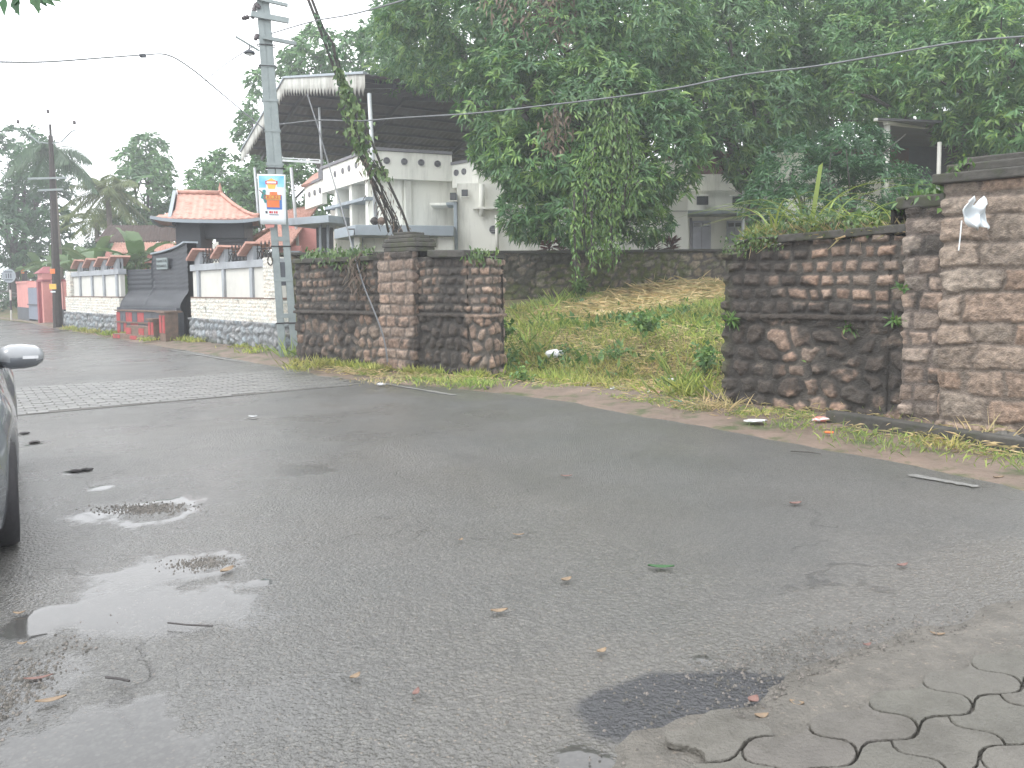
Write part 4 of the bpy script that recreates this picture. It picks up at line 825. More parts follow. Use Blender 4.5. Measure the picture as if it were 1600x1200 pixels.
# satellite-like lamp pair on the canopy
for k, px in enumerate((585, 596)):
    q = P(px, 346, 23.9); mb = MB(); mb.lathe((q.x, q.y, q.z-.1), [(.05, 0), (.11, .05), (.13, .12), (.08, .2), (.02, .23)], 12); o = mb.build('water_meter_cover', M['laterite'] if k else M['polewood']); tag(o, ('brown rounded pot, right one of two on the grey porch canopy', 'dark rounded pot, left one of two on the grey porch canopy')[1-k], 'pot', 'pots on the porch canopy'); o.name = 'clay_pot'
# ------------------------------------------------------------------ sheet-metal gable roof on posts over the house
FX = Vector((-4.02, 24.18)); dg = Vector((-.54, .842)).normalized(); er = Vector((.86, .51)).normalized()
zF = P(575, 117, 24).z; Lq = FX+dg*7.6; zLq = P(452, 125, Lq.y).z; LLq = FX+dg*14.2; zLL = P(386, 240, LLq.y).z
RF = empty('sheet_roof', (FX.x, FX.y, zF), 'big dark corrugated gable roof on thin posts above the white house', 'roof')
ext = 17.0
def slope(p0, z0, p1, z1, nm):
    nA_ = int(ext/.06); V_ = []; Fc = []
    for i_ in range(nA_+1):
        s = -.25+(ext+.25)*i_/nA_; dz = .022*math.sin(i_*math.pi/2)
        for (p, z) in ((p0, z0), ((p0+p1)/2, (z0+z1)/2), (p1, z1)): q = p+er*s; V_.append((q.x, q.y, z+dz))
    for i_ in range(nA_):
        for k in range(2): Fc.append((i_*3+k, i_*3+k+1, (i_+1)*3+k+1, (i_+1)*3+k))
    o = np_mesh(nm, V_, Fc, M['sheet'], RF); so_ = o.modifiers.new('s', 'SOLIDIFY'); so_.thickness = .03
    mb = MB()
    for k in range(1, 8):
        f = k/8; a_ = p0.lerp(p1, f); z = z0+(z1-z0)*f-.09; b_ = a_+er*ext; mb.beam((a_.x, a_.y, z), (b_.x, b_.y, z), .07, .1)
    mb.build('purlin', M['slate'], RF)
    mb = MB()
    for s in (.6, 4.5, 9, 13.5):
        a_, b_ = p0+er*s, p1+er*s; mb.beam((a_.x, a_.y, z0-.2), (b_.x, b_.y, z1-.2), .09, .14)
    mb.build('rafter', M['slate'], RF)
slope(FX-dg*.05, zF-.02, Lq, zLq, 'roof_sheet'); slope(LLq, zLL, Lq, zLq, 'roof_sheet')
def fascia(p0, z0, p1, z1, nm):
    n_ = int((p1-p0).length/.3); V_ = []; Fc = []; b_ = -.3
    for i_ in range(n_*4+1):
        f = i_/(n_*4); p = p0.lerp(p1, f)-er*(.3+.012*(i_ % 2)); z = z0+(z1-z0)*f; V_ += [(p.x, p.y, z+.04), (p.x, p.y, z-.32), (p.x, p.y, z-(.62 if i_ % 4 == 2 else .5 if i_ % 2 else .34))]
    for i_ in range(n_*4):
        for k in range(2): Fc.append((i_*3+k, i_*3+k+1, (i_+1)*3+k+1, (i_+1)*3+k))
    o = np_mesh(nm, V_, Fc, M['fascia'], RF); so_ = o.modifiers.new('s', 'SOLIDIFY'); so_.thickness = .01
    mb = MB(); a2, b2 = p0-er*.3, p1-er*.3; mb.beam((a2.x, a2.y, z0+.06), (b2.x, b2.y, z1+.06), .12, .07); mb.build('barge_cap', M['bluegrey'], RF)
fascia(FX-dg*.05, zF, Lq, zLq, 'fascia'); fascia(Lq, zLq, LLq, zLL, 'fascia')
# ground posts
for px, y0, x1, y1, Y_, r in ((577, 146, 588, 352, 24.1, .062), (499, 168, 503, 262, 29.3, .045), (455, 262, 466, 392, 30.8, .06), (398, 262, 409, 400, 34.9, .06)):
    a_, b_ = P(px, y0, Y_), P(x1, y1, Y_); mb = MB(); mb.tube([a_, b_], r, 8); mb.build('post', M['pipe'], RF, True)
q = LLq+er*4; mb = MB(); mb.beam(P(428, 250, 33), P(505, 254, 31), .08, .08); mb.beam(P(428, 246, 33), P(505, 250, 31), .04, .04); mb.build('tie_beam', M['pipe'], RF)
# ------------------------------------------------------------------ pink house and old tiled house behind
PH = empty('pink_house', tuple(P(440, 400, 32)), 'pink house with red tiled roof between the gatehouse and the white house', 'house')
def quadm(pts, nm, m, par, th=.08):
    mb = MB(); mb.add(pts, [tuple(range(len(pts)))]); o = mb.build(nm, m, par); so_ = o.modifiers.new('s', 'SOLIDIFY'); so_.thickness = th; return o
def tileroof(a, b, c, d, nm, par, m, nrow=10, ncol=24):   # a-b eave, d-c ridge
    a, b, c, d = map(Vector, (a, b, c, d)); V_ = []; Fc = []; nc_ = ncol*4
    for j in range(nrow*2):
        f = (j//2+(j % 2))/nrow
        for i_ in range(nc_+1):
            u = i_/nc_; p = a.lerp(b, u).lerp(d.lerp(c, u), f); V_.append((p.x, p.y, p.z+(.05 if j % 2 == 0 else 0)+.03*math.cos(i_*math.pi/2)))
    for j in range(nrow*2-1):
        for i_ in range(nc_): Fc.append((j*(nc_+1)+i_, j*(nc_+1)+i_+1, (j+1)*(nc_+1)+i_+1, (j+1)*(nc_+1)+i_))
    o = np_mesh(nm, V_, Fc, m, par); so_ = o.modifiers.new('s', 'SOLIDIFY'); so_.thickness = .08; return o
tileroof(P(388, 392, 29.5), P(452, 384, 29.5), P(500, 318, 33), P(440, 330, 33), 'roof', PH, M['tile'], 9, 14)
tileroof(P(384, 382, 27.6), P(399, 369, 27.6), P(428, 352, 29), P(413, 362, 29), 'porch_roof', PH, M['tile'], 4, 6)
yslab(440, 500, 345, 400, 31.0, .2, 'wall', M['pink'], PH); yslab(425, 470, 384, 398, 29.9, .2, 'wall', M['pink'], PH); yslab(446, 468, 392, 396, 29.2, .3, 'sunshade', M['bluegrey'], PH)
OH = empty('tiled_house', tuple(P(220, 400, 38)), 'old house with long brown tiled roof behind the gate wall', 'house')
tileroof(P(150, 378, 37), P(282, 376, 36), P(280, 352, 40), P(172, 352, 40), 'roof', OH, M['oldtile'], 12, 26)
tileroof(P(172, 396, 34), P(282, 394, 34), P(282, 378, 36), P(180, 379, 36), 'lower_roof', OH, M['tile'], 5, 26)
yslab(165, 282, 392, 440, 36.5, .3, 'wall', M['pink'], OH)
# ------------------------------------------------------------------ shelter and building at the right
YS = 19.5
SH = empty('sheet_shelter', tuple(P(1430, 300, YS)), 'open shelter with dark sheet roof and white posts behind the right wall', 'shelter')
mb = MB(); mb.beam(P(1366, 187, YS), P(1384, 187.5, YS), .07, .07); mb.beam(P(1383, 190, YS), P(1448, 197, YS+1.2), .11, .13); mb.build('eave_beam', M['white'], SH)
q0, q1, q2, q3 = P(1372, 184, YS-.2), P(1452, 193, YS+1.3), P(1640, 205, YS+5), P(1372, 200, YS+7)
quadm([q0, P(1650, 195, YS+1), P(1700, 240, YS+8), P(1380, 228, YS+8)], 'roof_sheet', M['sheet'], SH, .05)
for px, y0, x1, y1, r in ((1386, 190, 1383, 330, .075), (1468, 222, 1465, 330, .05)): mb = MB(); mb.tube([P(px, y0, YS+.2), P(x1, y1, YS+.2)], r, 8); mb.build('post', M['white'], SH, True)
for k, (px, w_) in enumerate(((1500, 60), (1560, 90))): yslab(px, px+w_, 225, 330, YS+3+k, .2, 'curtain_wall', (M['darkwall'], M['slate'])[k], SH)
yslab(1440, 1500, 270, 330, YS+1.5, .2, 'low_wall', M['slate'], SH); yslab(1380, 1660, 205, 340, YS+7, .2, 'interior_shade_wall', M['slate'], SH)  # rear wall added, its dark colour stands in for the shaded shelter interior
RB = empty('annexe', tuple(P(1250, 330, 24)), 'pale two-tone annexe half hidden behind the dark leafy tree', 'building')
yslab(1214, 1255, 238, 400, 23.5, .4, 'wall', M['housewhite'], RB); yslab(1255, 1420, 232, 270, 24.5, .4, 'upper_wall', M['darkwall'], RB); yslab(1255, 1420, 270, 400, 24.5, .4, 'wall', M['housewhite'], RB)
wf = yslab(1290, 1315, 240, 262, 24.45, .06, 'window', M['glassdark'], RB)
mb = MB(); mb.tube([P(1162, 205, 23.2), P(1161, 395, 23.2)], .035, 8); o = mb.build('thin_post', M['pipe']); tag(o, 'thin pale steel post in front of the dark brick band of the house', 'post')
# ------------------------------------------------------------------ power pole with twin channels
def pole_geo():
    b = G(452, 561); Yp = b.y; tp = P(409, -22, Yp-.1); E = empty('utility_pole', tuple(b), 'tall pale twin-legged steel power pole with crossarms beside the white wall', 'power pole')
    ax = (tp-Vector(b)); side = Vector((1, .25, 0)).normalized(); fr = Vector((side.y, -side.x, 0))
    at = lambda f, s=0, o=0: Vector(b)+ax*f+side*s+fr*o
    for sg in (-1, 1):
        w0, w1 = .165, .105; mb = MB(); g0, g1 = .125, .098
        for (oo, ww, tt) in ((0, 1, .05), ):
            V_ = []
            for f, g_, w_ in ((-.02, .128, .155), (.46, .112, .145), (.5, .084, .15), (1.0, .066, .118)):
                for ds, do in ((-w_/2, -.07), (w_/2, -.07), (w_/2, .07), (-w_/2, .07)): V_.append(at(f, sg*g_+ds, do))
            Fc = [(0, 3, 2, 1), (12, 13, 14, 15)]
            for r in range(3):
                for k in range(4): Fc.append((r*4+k, r*4+(k+1) % 4, r*4+4+(k+1) % 4, r*4+4+k))
            mb.add(V_, Fc)
        mb.build('leg', M['galv'], E, bevel=.012)
    mb = MB(); mb.beam(at(.52, 0, -.0), at(1, 0, -.0), .12, .06, up=side); mb.build('web', M['galv'], E)
    for f in (.02, .12, .22, .33, .43, .53, .62, .7, .79): 
        mb = MB(); mb.beam(at(f, -.21+.06*f), at(f, .21-.06*f), .16, .05 if f > .5 else .09); mb.build('batten', M['galv'], E)
    for f in (.1, .31, .52, .79, .845):
        mb = MB(); w_ = .2-.055*f; c = [at(f, -w_-.02, -.08), at(f, w_+.02, -.08), at(f, w_+.02, .08), at(f, -w_-.02, .08)]; mb.tube(c+[c[0]], .014, 5); mb.build('clamp_band', M['iron'], E)
    # crossarms
    zc = lambda py: (P(420, py, Yp).z-b.z)/ax.z
    arms = ((32, -.25, .5, .11), (67, -.05, .62, .07), (8, -.1, .5, .06))
    for py, s0, s1, hh in arms:
        mb = MB(); f = zc(py); a_, b_ = at(f, s0, .12), at(f, s1, .12); a_.z += .05; b_.z -= .04; mb.beam(a_, b_, .07, hh); mb.build('crossarm', M['galv'], E)
    for px, py in ((397, 15), (382, 28), (400, 59), (396, 25), (403, 10)):
        q = P(px, py, Yp-.2); c = at(zc(py), -.16, .05); mb = MB(); d_ = (q-c).normalized(); mb.lathe(q-d_*.1, [(.02, 0), (.055, .03), (.035, .06), (.06, .085), (.035, .12), (.045, .14), (.015, .165)], 12, axis=d_); o = mb.build('insulator', M['insul'], E, True)
        mb = MB(); mb.tube([c, q], .014, 5); mb.build('bracket', M['iron'], o)
    # street lamp on a slanting arm
    mb = MB(); mb.tube([at(zc(84), -.14, .1), P(368, 57, Yp-.4)], .022, 6); la = mb.build('lamp_arm', M['galv'], E)
    q = P(390, 82, Yp-.3); mb = MB(); mb.lathe(q, [(.1, -.035), (.115, -.02), (.1, .02), (.05, .05), (.02, .06)], 16); lh = mb.build('lamp_shade', M['slate'], E, True)
    mb = MB(); mb.lathe(q-Vector((0, 0, .045)), [(.03, -.02), (.07, 0), (.07, .01)], 14); mb.build('bulb', M['lamp'], lh, True)
    mb = MB(); mb.tube([q+Vector((0, 0, .05)), q+Vector((0, 0, .16))], .012, 5); mb.build('hanger', M['iron'], lh)
    # switch box and cable coil in the gap
    mb = MB(); mb.box(at(.235, 0, .0), (.13, .13, .5)); mb.build('junction_box', M['slate'], E, bevel=.01)
    mb = MB(); mb.tube([at(.27+.012*math.sin(u*.7), -.24+.05*math.cos(u*.7), .1) for u in range(22)], .016, 5); mb.build('cable_coil', M['rustywire'], E)
    return E, at, Yp, b, ax, side, fr
PE, pat, PY, Pb, Pax, Pside, Pfr = pole_geo()
# poster on the pole
def poster():
    tl_, tr_, br_, bl_ = P(402, 272, PY-.35), P(446, 273, PY-.32), P(447, 351, PY-.3), P(407, 350, PY-.33)
    E = empty('poster', tuple((tl_+br_)/2), 'blue and white cricket advertising poster tied to the steel power pole', 'poster')
    X_ = (tr_-tl_); Yv = (bl_-tl_); n = X_.cross(Yv).normalized(); n = n if n.y < 0 else -n
    def at(u, v_, o=0): return tl_.lerp(tr_, u).lerp(bl_.lerp(br_, u), v_)+n*o+n*.02*math.sin(v_*5)*math.sin(u*3)
    def sheet(u0, v0, u1, v1, o, m, nm, th=.0):
        V_ = []; Fc = []
        for j in range(9):
            for i_ in range(7): V_.append(at(u0+(u1-u0)*i_/6, v0+(v1-v0)*j/8, o))
        for j in range(8):
            for i_ in range(6): Fc.append((j*7+i_, j*7+i_+1, (j+1)*7+i_+1, (j+1)*7+i_))
        ob = np_mesh(nm, V_, Fc, m, E)
        if th: s_ = ob.modifiers.new('s', 'SOLIDIFY'); s_.thickness = th; s_.offset = 0
        return ob
    def poly(pts, o, m, nm):
        mb = MB(); mb.add([at(u, v_, o) for u, v_ in pts], [tuple(range(len(pts)))]); return mb.build(nm, m, E)
    sheet(0, 0, 1, 1, 0, M['paper'], 'sheet', .006)
    sheet(.04, .025, .95, .2, .006, M['skyprint'], 'sky_print'); sheet(.04, .2, .3, .27, .0062, M['skyprint'], 'sky_print'); sheet(.7, .2, .95, .25, .0062, M['skyprint'], 'sky_print')
    poly([(.32, .13), (.5, .075), (.68, .13)], .009, M['yellow'], 'emblem_top'); sheet(.28, .13, .72, .2, .01, M['redprint'], 'emblem_band'); sheet(.33, .145, .67, .18, .012, M['paper'], 'emblem_stripe'); poly([(.34, .2), (.66, .2), (.62, .29), (.38, .29)], .01, M['yellow'], 'emblem_block')
    sheet(.28, .42, .86, .7, .008, M['blueprint'], 'block_shade'); sheet(.42, .35, .7, .42, .009, M['orange'], 'title_top'); sheet(.25, .41, .82, .51, .011, M['yellow'], 'title_band'); sheet(.3, .515, .77, .66, .011, M['orange'], 'title_block')
    # batting figure in green
    poly([(.17, .31), (.27, .31), (.29, .36), (.22, .39), (.15, .36)], .012, M['greenprint'], 'printed_figure'); poly([(.13, .39), (.28, .38), (.26, .48), (.3, .56), (.22, .58), (.17, .5), (.08, .48)], .012, M['greenprint'], 'printed_figure'); poly([(.02, .32), (.05, .31), (.2, .38), (.18, .41)], .012, M['laterite'], 'printed_bat')
    for (u0, u1, v0, v1, m) in ((.22, .3, .735, .785, 'slate'), (.36, .44, .735, .78, 'redprint'), (.45, .5, .735, .78, 'redprint'), (.54, .6, .735, .78, 'redprint'), (.62, .68, .735, .78, 'redprint'), (.36, .72, .8, .815, 'slate')): sheet(u0, v0, u1, v1, .008, M[m], 'printed_mark')
    rz = math.atan2(X_.y, X_.x); rxx = math.pi/2
    t_ = text('CRICKET', .13, at(.535, .46, .03), rz, M['redprint'], E, sx=.72, ext=.001); t_.name = 'lettering'
    mb = MB(); mb.add([at(.15, 1.0, -.01), at(.55, .99, -.01), at(.5, 1.06, -.02), at(.2, 1.07, -.02)], [(0, 1, 2, 3)]); mb.build('torn_flap', M['pink'], E)
poster()
# stay wire, cables, creepers' carrier wires
def cable(name, pts, r, m, label, sub=10):
    pts = [Vector(p) for p in pts]; out = []
    for i_ in range(len(pts)-1):
        p0, p1, p2, p3 = pts[max(i_-1, 0)], pts[i_], pts[i_+1], pts[min(i_+2, len(pts)-1)]
        for k in range(sub):
            t = k/sub; out.append(.5*((2*p1)+(-p0+p2)*t+(2*p0-5*p1+4*p2-p3)*t*t+(-p0+3*p1-3*p2+p3)*t**3))
    out.append(pts[-1]); mb = MB(); mb.tube(out, r, 6); o = mb.build(name, m, smooth=True); tag(o, label, 'cable' if 'cable' in name else 'wire'); return out
cable('cable', [pat(.636, .15, .1), P(500, 188, 17), P(560, 189, 16.6), P(630, 184, 16.2), P(740, 177, 15.7), P(850, 165, 15), P(960, 152, 14.4), P(1060, 137, 14), P(1160, 117, 13.5), P(1270, 104, 13), P(1380, 86, 12.5), P(1500, 66, 12), P(1640, 54, 11.5)], .015, M['wire'], 'long sagging grey cable running from the steel pole across the mango trees')
cable('cable', [pat(.62, -.15, .1), P(345, 145, 17), P(300, 108, 16.4), P(262, 86, 15.8), P(222, 86, 15), P(165, 90, 14), P(60, 97, 12.6), P(-60, 95, 11)], .014, M['wire'], 'thin cable looping left from the steel pole across the sky')
q = P(223, 87, 15); o = MB().box(q, (.1, .06, .06)).build('cable_joint', M['slate']); tag(o, 'small dark joint box hanging on the thin cable in the sky', 'joint box')
cable('wire', [P(396, 72, PY-.2), P(330, 118, 22), P(262, 186, 30)], .011, M['wire'], 'faint wire descending left from the lamp on the steel pole', 4)
cable('wire', [P(480, 147, 17.5), P(497, 200, 17), P(515, 262, 16.7), P(535, 330, 15.4), P(553, 395, 14.5), P(568, 445, 14.2), P(590, 500, 13.85), P(600, 530, 13.75), P(606, 566, 13.7)], .014, M['wire'], 'pale stay wire dropping in front of the left stone wall')
cable('wire', [P(400, 60, PY-.1), P(425, 52, PY-.1), P(490, 33, 15), P(560, 20, 13), P(700, -20, 11)], .012, M['wire'], 'thin wire rising right from the steel pole', 4)
cable('wire', [P(476, -15, 16.4), P(505, 60, 16.6), P(530, 130, 16.8), P(552, 195, 17), P(572, 245, 17.2), P(585, 300, 17.4), P(600, 335, 17.6), P(607, 362, 18)], .03, M['rustywire'], 'dark creeper-covered guy wire, left of the crossing pair')
cable('wire', [P(482, -15, 16.4), P(515, 70, 16.7), P(545, 140, 16.9), P(580, 220, 17.2), P(605, 280, 17.4), P(630, 335, 17.6), P(640, 366, 18)], .028, M['rustywire'], 'dark guy wire with bare roots, right of the crossing pair')
# dark poles far left
def farpole(bx, by, tx, ty, r0_, r1_, label):
    b = G(bx, by); t = P(tx, ty, b.y); E = empty('utility_pole', tuple(b), label, 'power pole', None)
    mb = MB(); mb.tube([b, Vector(b).lerp(t, .5), t], [r0_, (r0_+r1_)/2, r1_], 8); mb.build('shaft', M['polewood'], E); f = lambda py: Vector(b).lerp(t, (by-py)/(by-ty)); return E, f, b
E, f, b = farpole(91, 512, 79, 212, .19, .085, 'dark power pole with yellow sticker in front of the pink wall')
mb = MB(); mb.tube([f(214), f(206)+Vector((.0, 0, .3))], .05, 5); mb.build('tip', M['polewood'], E)
for py, l, r in ((224, -.9, 1.4), (279, -.9, .65), (297, -.5, .5)):
    c = f(py); mb = MB()
    if py == 224: mb.tube([c, c+Vector((.5, -.1, .05)), c+Vector((.9, -.1, .45)), c+Vector((1.05, -.1, .5))], .03, 5); mb.tube([c, c+Vector((-.5, 0, .05)), c+Vector((-.9, 0, .4))], .03, 5)
    else: mb.beam(c+Vector((l, -.15, 0)), c+Vector((r, -.15, .03)), .08, .08)
    mb.build('crossarm', M['galv'], E)
for dx, dz in ((0, .95), (-1.3, .55), (1.1, .5)):
    c = f(215)+Vector((dx*.95, -.1, dz)); MB().lathe(c, [(.03, 0), (.07, .03), (.05, .07), (.07, .1), (.03, .16)], 10).build('insulator', M['insul'], E, True)
def sticker(c, w_, h_, m, nm, par, dy=.3): MB().box((c.x, c.y-dy, c.z), (w_, .012, h_)).build(nm, m, par)
sticker(f(423), .2, .2, M['orange'], 'sticker', E, .25); sticker(f(447), .28, .22, M['yellow'], 'sticker', E, .27); sticker(f(452)-Vector((0, 0, .08)), .2, .06, M['paper'], 'sticker', E, .27)
E, f, b = farpole(39, 492, 37, 288, .17, .11, 'farther dark power pole with white crossarms behind the round sign')
for py, s in ((290, 1), (330, .7), (345, .6)):
    c = f(py); mb = MB(); mb.tube([c+Vector((-.9*s, -.1, .35*s)), c+Vector((-.45*s, -.1, 0)), c+Vector((.45*s, -.1, 0)), c+Vector((.9*s, -.1, .3*s))], .04, 5); mb.build('crossarm', M['white'], E)
sticker(f(424), .2, .25, M['orange'], 'sticker', E, .2)
# round road sign
b = G(18, 501); c = P(15, 431, b.y); E = empty('road_sign', tuple(b), 'round grey road sign on a banded post at the far left roadside', 'road sign')
mb = MB(); mb.lathe((c.x, c.y-.06, c.z), [(.02, -.01), (.36, -.01), (.36, .02), (.02, .02)], 24, axis=(0, -1, 0)); d_ = mb.build('sign_disc', M['bluegrey'], E)
for dx, dz, w_, h_ in ((0, .2, .42, .05), (-.12, .0, .05, .24), (.0, .0, .06, .24), (.12, 0, .05, .24), (0, -.21, .4, .05)): MB().box((c.x+dx, c.y-.09, c.z+dz), (w_, .006, h_)).build('symbol', M['slate'], d_)
z_ = [0, .55, 1.05, 1.6, c.z+.1]
for k in range(4): mb = MB(); mb.tube([(b.x+(c.x-b.x)*z_[k]/c.z, b.y, z_[k]), (b.x+(c.x-b.x)*z_[k+1]/c.z, b.y, z_[k+1])], .045, 8); mb.build('post_band', M['white'] if k in (0, 2) else M['iron'], E)
# ------------------------------------------------------------------ parked car
def car():
    E = bpy.data.objects.new('parked_car', None); COL.objects.link(E); tag(E, 'dark grey hatchback parked at the left edge, only mirror, wing and tyre showing', 'car')
    xs_ = [2.0, 1.96, 1.85, 1.6, 1.35, 1.0, .6, .2, -.3, -.8, -1.2, -1.55, -1.8, -1.92]
    hood = [.62, .74, .8, .87, .93, .98, 1.02, 1.0, .99, .99, .99, .98, .95, .85]
    wid = [.48, .62, .74, .82, .85, .865, .87, .87, .87, .87, .865, .84, .78, .68]
    st = np.linspace(-1.92, 2.0, 110); hd = np.interp(st, xs_[::-1], hood[::-1]); wd = np.interp(st, xs_[::-1], wid[::-1])
    V_ = []; prof = [(-.98, .0), (-.99, .12), (-1.0, .3), (-1.0, .5), (-.985, .68), (-.94, .84), (-.86, .95), (-.6, .99), (0, 1.02)]
    full = [(a, b) for a, b in prof]+[(-a, b) for a, b in prof[-2::-1]]; np_ = len(full)
    for x, h_, w_ in zip(st, hd, wd):
        zb = .2
        for wx in (1.28, -1.22):
            if abs(x-wx) < .36: zb = max(zb, .31+math.sqrt(.36**2-(x-wx)**2))
        for a, b in full:
            base = zb if abs(a) > .9 else .2
            z = base+(h_-base)*b; V_.append((x, a*w_*(1+.02*math.sin(b*6)), z))
    Fc = [(j*np_+i_, j*np_+i_+1, (j+1)*np_+i_+1, (j+1)*np_+i_) for j in range(len(st)-1) for i_ in range(np_-1)]
    o = np_mesh('body', V_, Fc, M['carpaint'], None, True); o.parent = E
    mb = MB(); mb.add([V_[i_] for i_ in range(np_)], [tuple(range(np_))]); mb.add([V_[-np_+i_] for i_ in range(np_)], [tuple(range(np_))[::-1]]); mb.box((0, 0, .24), (3.7, 1.2, .1)); o = mb.build('bumper', M['carpaint']); o.parent = E
    # cabin
    cs_ = [(.95, .98, .76, .76), (.35, 1.32, .66, .76), (.05, 1.46, .6, .76), (-.5, 1.5, .6, .77), (-1.1, 1.46, .59, .76), (-1.6, 1.3, .56, .72), (-1.85, .98, .66, .68)]
    V_ = []
    for x, zt_, wt, wb in cs_: V_ += [(x, -wb, .96), (x, -(wb*.45+wt*.55), .96+(zt_-.96)*.6), (x, -wt, .96+(zt_-.96)*.93), (x, -wt*.7, zt_), (x, wt*.7, zt_), (x, wt, .96+(zt_-.96)*.93), (x, (wb*.45+wt*.55), .96+(zt_-.96)*.6), (x, wb, .96)]
    Fc = [(j*8+i_, j*8+i_+1, j*8+9+i_, j*8+8+i_) for j in range(6) for i_ in range(7)]
    g_ = [f for f in Fc if (f[0] % 8) in (0, 1, 5, 6) or f[0]//8 in (0, 1, 5)]; r_ = [f for f in Fc if f not in g_]
    o = np_mesh('windows', V_, g_, M['glassdark'], None, True); o.parent = E; o = np_mesh('roof_panel', V_, r_, M['carpaint'], None, True); o.parent = E; o.location.z = .003
    for x in (1.28, -1.22):
        for sg in (-1, 1):
            mb = MB(); mb.lathe((x, sg*.665, .31), [(.2, 0), (.29, 0), (.31, .03), (.312, .16), (.295, .2), (.2, .205), (.2, .1)], 36, axis=(0, sg, 0)); w_ = mb.build('wheel', M['tyre'], smooth=True); w_.parent = E
            mb = MB()
            mb.lathe((x, sg*.765, .31), [(.2, 0), (.2, .08), (.17, .085), (.16, .03)], 30, axis=(0, sg, 0))
            for k in range(5): a = k*2*math.pi/5; mb.beam((x, sg*.845, .31), (x+.18*math.cos(a), sg*.85, .31+.18*math.sin(a)), .05, .03, up=(0, 1, 0))
            o = mb.build('rim', M['rim']); o.parent = w_
    for sg in (-1, 1):
        mb = MB(); mb.lathe((.62, sg*.92, 1.05), [(.01, -.13), (.07, -.12), (.098, -.06), (.1, .02), (.085, .09), (.05, .13), (.01, .14)], 16, axis=(0, sg, 0)); o = mb.build('mirror', M['carsilver'], smooth=True); o.parent = E; 
        for v_ in o.data.vertices: v_.co.x = .45+(v_.co.x-.62)*1.1+.02; v_.co.z = 1.06+(v_.co.z-1.05)*.85
        o.data.materials.append(M['carpaint']); [setattr(p, 'material_index', 1) for p in o.data.polygons if p.center.z < 1.045]
        mb = MB(); mb.beam((.45, sg*.78, 1.0), (.45, sg*.9, 1.03), .08, .04); q = mb.build('mirror_stalk', M['tyre']); q.parent = o
        mb = MB(); mb.beam((.575, sg*.93, 1.06), (.55, sg*1.02, 1.058), .02, .02); q = mb.build('indicator', M['lamp']); q.parent = o
        mb = MB(); mb.lathe((1.78, sg*.6, .72), [(.02, 0), (.12, .02), (.13, .1), (.08, .18)], 16, axis=(.8, sg*.6, 0)); o = mb.build('headlight', M['lamp'], smooth=True); o.parent = E
    mb = MB(); mb.box((1.93, 0, .55), (.1, .7, .16)); o = mb.build('grille', M['iron'], bevel=.02); o.parent = E
    return E
CAR = car(); CAR.location = (-4.37, 5.33, 0); CAR.rotation_euler = (0, 0, math.radians(-58))
# ------------------------------------------------------------------ foliage tools
def nrm(v): return v/np.maximum(np.linalg.norm(v, axis=-1, keepdims=True), 1e-6)
def leaves(name, base, dirs, up, ln, wd, m, parent=None, fold=.25):
    """base (n,3), unit dirs, up hints, per-leaf length and width: one 4-vertex leaf each (two facets)"""
    side = nrm(np.cross(dirs, up)); nn = nrm(np.cross(side, dirs)); ln = ln[:, None]; wd = wd[:, None]
    droop = -np.array([[0, 0, 1.]])*ln*.15
    v0 = base; v1 = base+dirs*ln*.45+side*wd*.5+nn*wd*fold; v2 = base+dirs*ln+droop; v3 = base+dirs*ln*.45-side*wd*.5+nn*wd*fold
    V = np.stack([v0, v1, v2, v3], 1).reshape(-1, 3); i = np.arange(len(base))*4
    Fc = np.concatenate([np.stack([i, i+1, i+2], -1), np.stack([i, i+2, i+3], -1)])
    return np_mesh(name, V, Fc, m, parent)
def rdir(n, g=RN): return nrm(g.normal(size=(n, 3)))
def crown(name, blobs, m, parent, dens=26, nl=8, ln=.2, wd=.05, droop=.55, inner=.25, seed=1, gap=.42):
    """blobs (cx,cy,cz,rx,ry,rz): whorls of drooping leaves spread through lumpy shells"""
    g = np.random.default_rng(seed); C, D = [], []
    B = np.array(blobs)
    for b in B:
        r = b[3:6]; area = 4*math.pi*((r[0]*r[1]+r[1]*r[2]+r[0]*r[2])/3); n = int(area*dens)
        d = rdir(n, g); rad = np.where(g.random(n) < inner, g.uniform(.3, .85, n), g.uniform(.82, 1.06, n))
        lump = .82+.36*fbm(d[:, 0]*2.6+b[0]+d[:, 2]*1.3, d[:, 1]*2.6+b[2]+d[:, 2]*2, seed, 3)
        p = b[:3]+d*r*(rad*lump)[:, None]
        keep = fbm(p[:, 0]*1.5+p[:, 1]*.9, p[:, 2]*1.5-p[:, 1]*.7, seed+5, 3) > gap-.12*0-.05
        back = (d[:, 1] > .35) & (g.random(n) < .45); ins = np.zeros(n, bool)
        for o in B:
            if o is b: continue
            ins |= (((p-o[:3])/o[3:6])**2).sum(1) < .45
        keep &= ~back & ~ins & (p[:, 2] > .2)
        C.append(p[keep]); D.append(d[keep])
    C = np.concatenate(C); D = np.concatenate(D); n = len(C)
    ax = nrm(D*.7+np.array([0, 0, .5])+g.normal(size=(n, 3))*.35)
    base = np.repeat(C, nl, 0); A = np.repeat(ax, nl, 0); rd_ = rdir(len(base), g); rad = nrm(rd_-A*(rd_*A).sum(1, keepdims=True))
    d = nrm(rad*g.uniform(.7, 1.1, (len(base), 1))+A*g.uniform(.05, .6, (len(base), 1))+np.array([0, 0, -1.])*g.uniform(.1, 1, (len(base), 1))*droop)
    sz = np.repeat(g.uniform(.75, 1.25, n), nl)*g.uniform(.8, 1.2, len(base))
    base = base+g.normal(size=base.shape)*.03
    return leaves(name, base, d, A+rdir(len(base), g)*.4, ln*sz, wd*sz, m, parent)
